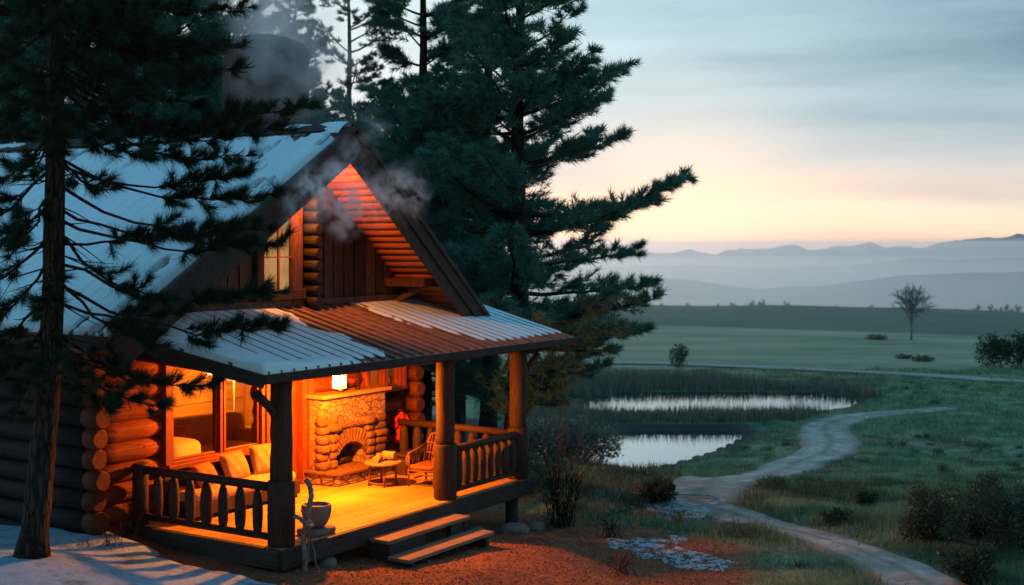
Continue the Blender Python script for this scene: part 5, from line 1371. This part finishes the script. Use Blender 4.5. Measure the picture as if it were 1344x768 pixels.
def MIX(f, a, b_, mode='MIX'):
    x_ = N('ShaderNodeMix'); x_.data_type = 'RGBA'; x_.blend_type = mode
    for s_, v_ in ((x_.inputs[0], f), (x_.inputs[6], a), (x_.inputs[7], b_)):
        if hasattr(v_, 'is_output'): nt.links.new(v_, s_)
        elif hasattr(v_, '__len__'): s_.default_value = (*v_, 1)
        else: s_.default_value = v_
    return x_.outputs[2]
el = MT('ADD', sepx.outputs[2], MT('MULTIPLY', MT('SUBTRACT', n1.outputs[0], .5), .035))
fac = MT('MULTIPLY', el, 2.0, True)   # 0..0.5 in sin(elevation)
band = RAMP(fac, [(0.0, lin((244,204,182))), (.022, lin((255,226,190))), (.055, lin((254,232,204))), (.085, lin((238,216,200))), (.115, lin((214,212,210))), (.20, lin((186,206,214))), (.30, lin((184,213,223))), (.38, lin((180,214,227))), (.6, (.22,.54,.72)), (1.0, (.15,.44,.70))])
# left brighter, right and top darker blue-grey cloud
azf = MT('DIVIDE', sepx.outputs[0], MT('MAXIMUM', sepx.outputs[1], .05))
dk = MT('MULTIPLY', MT('MULTIPLY', MT('SUBTRACT', azf, .08), 2.6, True), MT('MULTIPLY', el, 7.0, True))
cl1 = RAMP(n1.outputs[0], [(.40, (0,0,0)), (.66, (1,1,1))])
dk2 = MT('MULTIPLY', MT('ADD', dk, MT('MULTIPLY', MT('MULTIPLY', cl1, .5), MT('MULTIPLY', el, 9.0, True))), .80, True)
front = MT('MULTIPLY', sepx.outputs[1], 3.0, True)
sky1 = MIX(MT('MULTIPLY', dk2, front), band, lin((112,143,162)))
lf = MT('MULTIPLY', MT('MULTIPLY', MT('SUBTRACT', .05, azf), 5.0, True), MT('MULTIPLY', front, MT('MULTIPLY', MT('SUBTRACT', .34, el), 5.0, True)))
sky1 = MIX(MT('MULTIPLY', lf, .75), sky1, lin((222,236,240)))
# glow round the set sun
sd = N('ShaderNodeVectorMath', operation='DOT_PRODUCT'); nt.links.new(tc.outputs['Generated'], sd.inputs[0]); sd.inputs[1].default_value = (math.sin(.14), math.cos(.14), .02)
gw_ = MT('POWER', MT('MAXIMUM', sd.outputs['Value'], 0.0), 420.0)
sky1 = MIX(MT('MULTIPLY', gw_, .5), sky1, (1.15,.86,.62))
sky = N('ShaderNodeTexSky', sky_type='NISHITA'); sky.sun_disc = False; sky.sun_elevation = SUN_EL; sky.sun_rotation = SUN_AZ
scl_ = N('ShaderNodeVectorMath', operation='SCALE'); nt.links.new(sky.outputs[0], scl_.inputs[0]); scl_.inputs['Scale'].default_value = .008
back = MT('MULTIPLY', MT('ADD', sepx.outputs[1], .85), .9, True)   # the sky opposite the sunset is darker
sky1 = MIX(MT('MAXIMUM', back, .42), (0, 0, 0), sky1)
fin = MIX(1.0, sky1, scl_.outputs[0], 'ADD')
nt.links.new(fin, bg.inputs[0]); bg.inputs[1].default_value = 1.2

def light(name, typ, loc, energy, col, **kw):
    d_ = bpy.data.lights.new(name, typ); d_.energy = energy; d_.color = col
    for k_, v_ in kw.items(): setattr(d_, k_, v_)
    o = bpy.data.objects.new(name, d_); COL.objects.link(o); o.location = loc; return o
sun = light('sun', 'SUN', (20, 60, 30), .6, (1, .80, .66), angle=R(10))
sdir = Vector((math.sin(SUN_AZ)*math.cos(R(4)), math.cos(SUN_AZ)*math.cos(R(4)), math.sin(R(4)))); sun.rotation_euler = sdir.to_track_quat('Z', 'Y').to_euler()
OR = (1.0, .21, .011)
light('lantern_light', 'POINT', H(3.0, 1.6, 1.85), 1300, OR, shadow_soft_size=.07)
light('lantern_light', 'SPOT', H(3.0, 1.6, 1.85), 850, OR, shadow_soft_size=.07, spot_size=R(178), spot_blend=.12)
light('room_light', 'POINT', H(4.9, 5.8, 1.62), 260, (1, .29, .022), shadow_soft_size=.12)
gs = light('added_gable_light', 'SPOT', H(2.5, 2.0, 4.92), 420, (1, .23, .02), shadow_soft_size=.04, spot_size=R(160), spot_blend=.35); gs.rotation_euler = (DR*.8+DL*.4+Vector((0, 0, -.5))).to_track_quat('-Z', 'Y').to_euler()  # spot of the added gable lamp, itself out of view

cd = bpy.data.cameras.new('camera'); cam = bpy.data.objects.new('camera', cd); COL.objects.link(cam)
cam.location = (0, 0, CAMZ); cam.rotation_euler = (R(90), 0, 0); cd.sensor_width = 36; cd.lens = 45; cd.shift_y = -64/1344; cd.clip_end = 20000; cd.clip_start = .1
cd.dof.use_dof = True; cd.dof.focus_distance = 19.5; cd.dof.aperture_fstop = 1.6
scene.camera = cam
scene.view_settings.view_transform = 'Standard'; scene.view_settings.look = 'None'; scene.view_settings.exposure = 0; scene.view_settings.gamma = 1
scene.render.engine = 'CYCLES'; cy = scene.cycles
cy.use_denoising = True; cy.denoiser = 'OPENIMAGEDENOISE'
cy.max_bounces = 8; cy.diffuse_bounces = 3; cy.volume_bounces = 4; cy.transparent_max_bounces = 12; cy.sample_clamp_indirect = 6
cy.volume_step_rate = 1.0; cy.volume_max_steps = 200
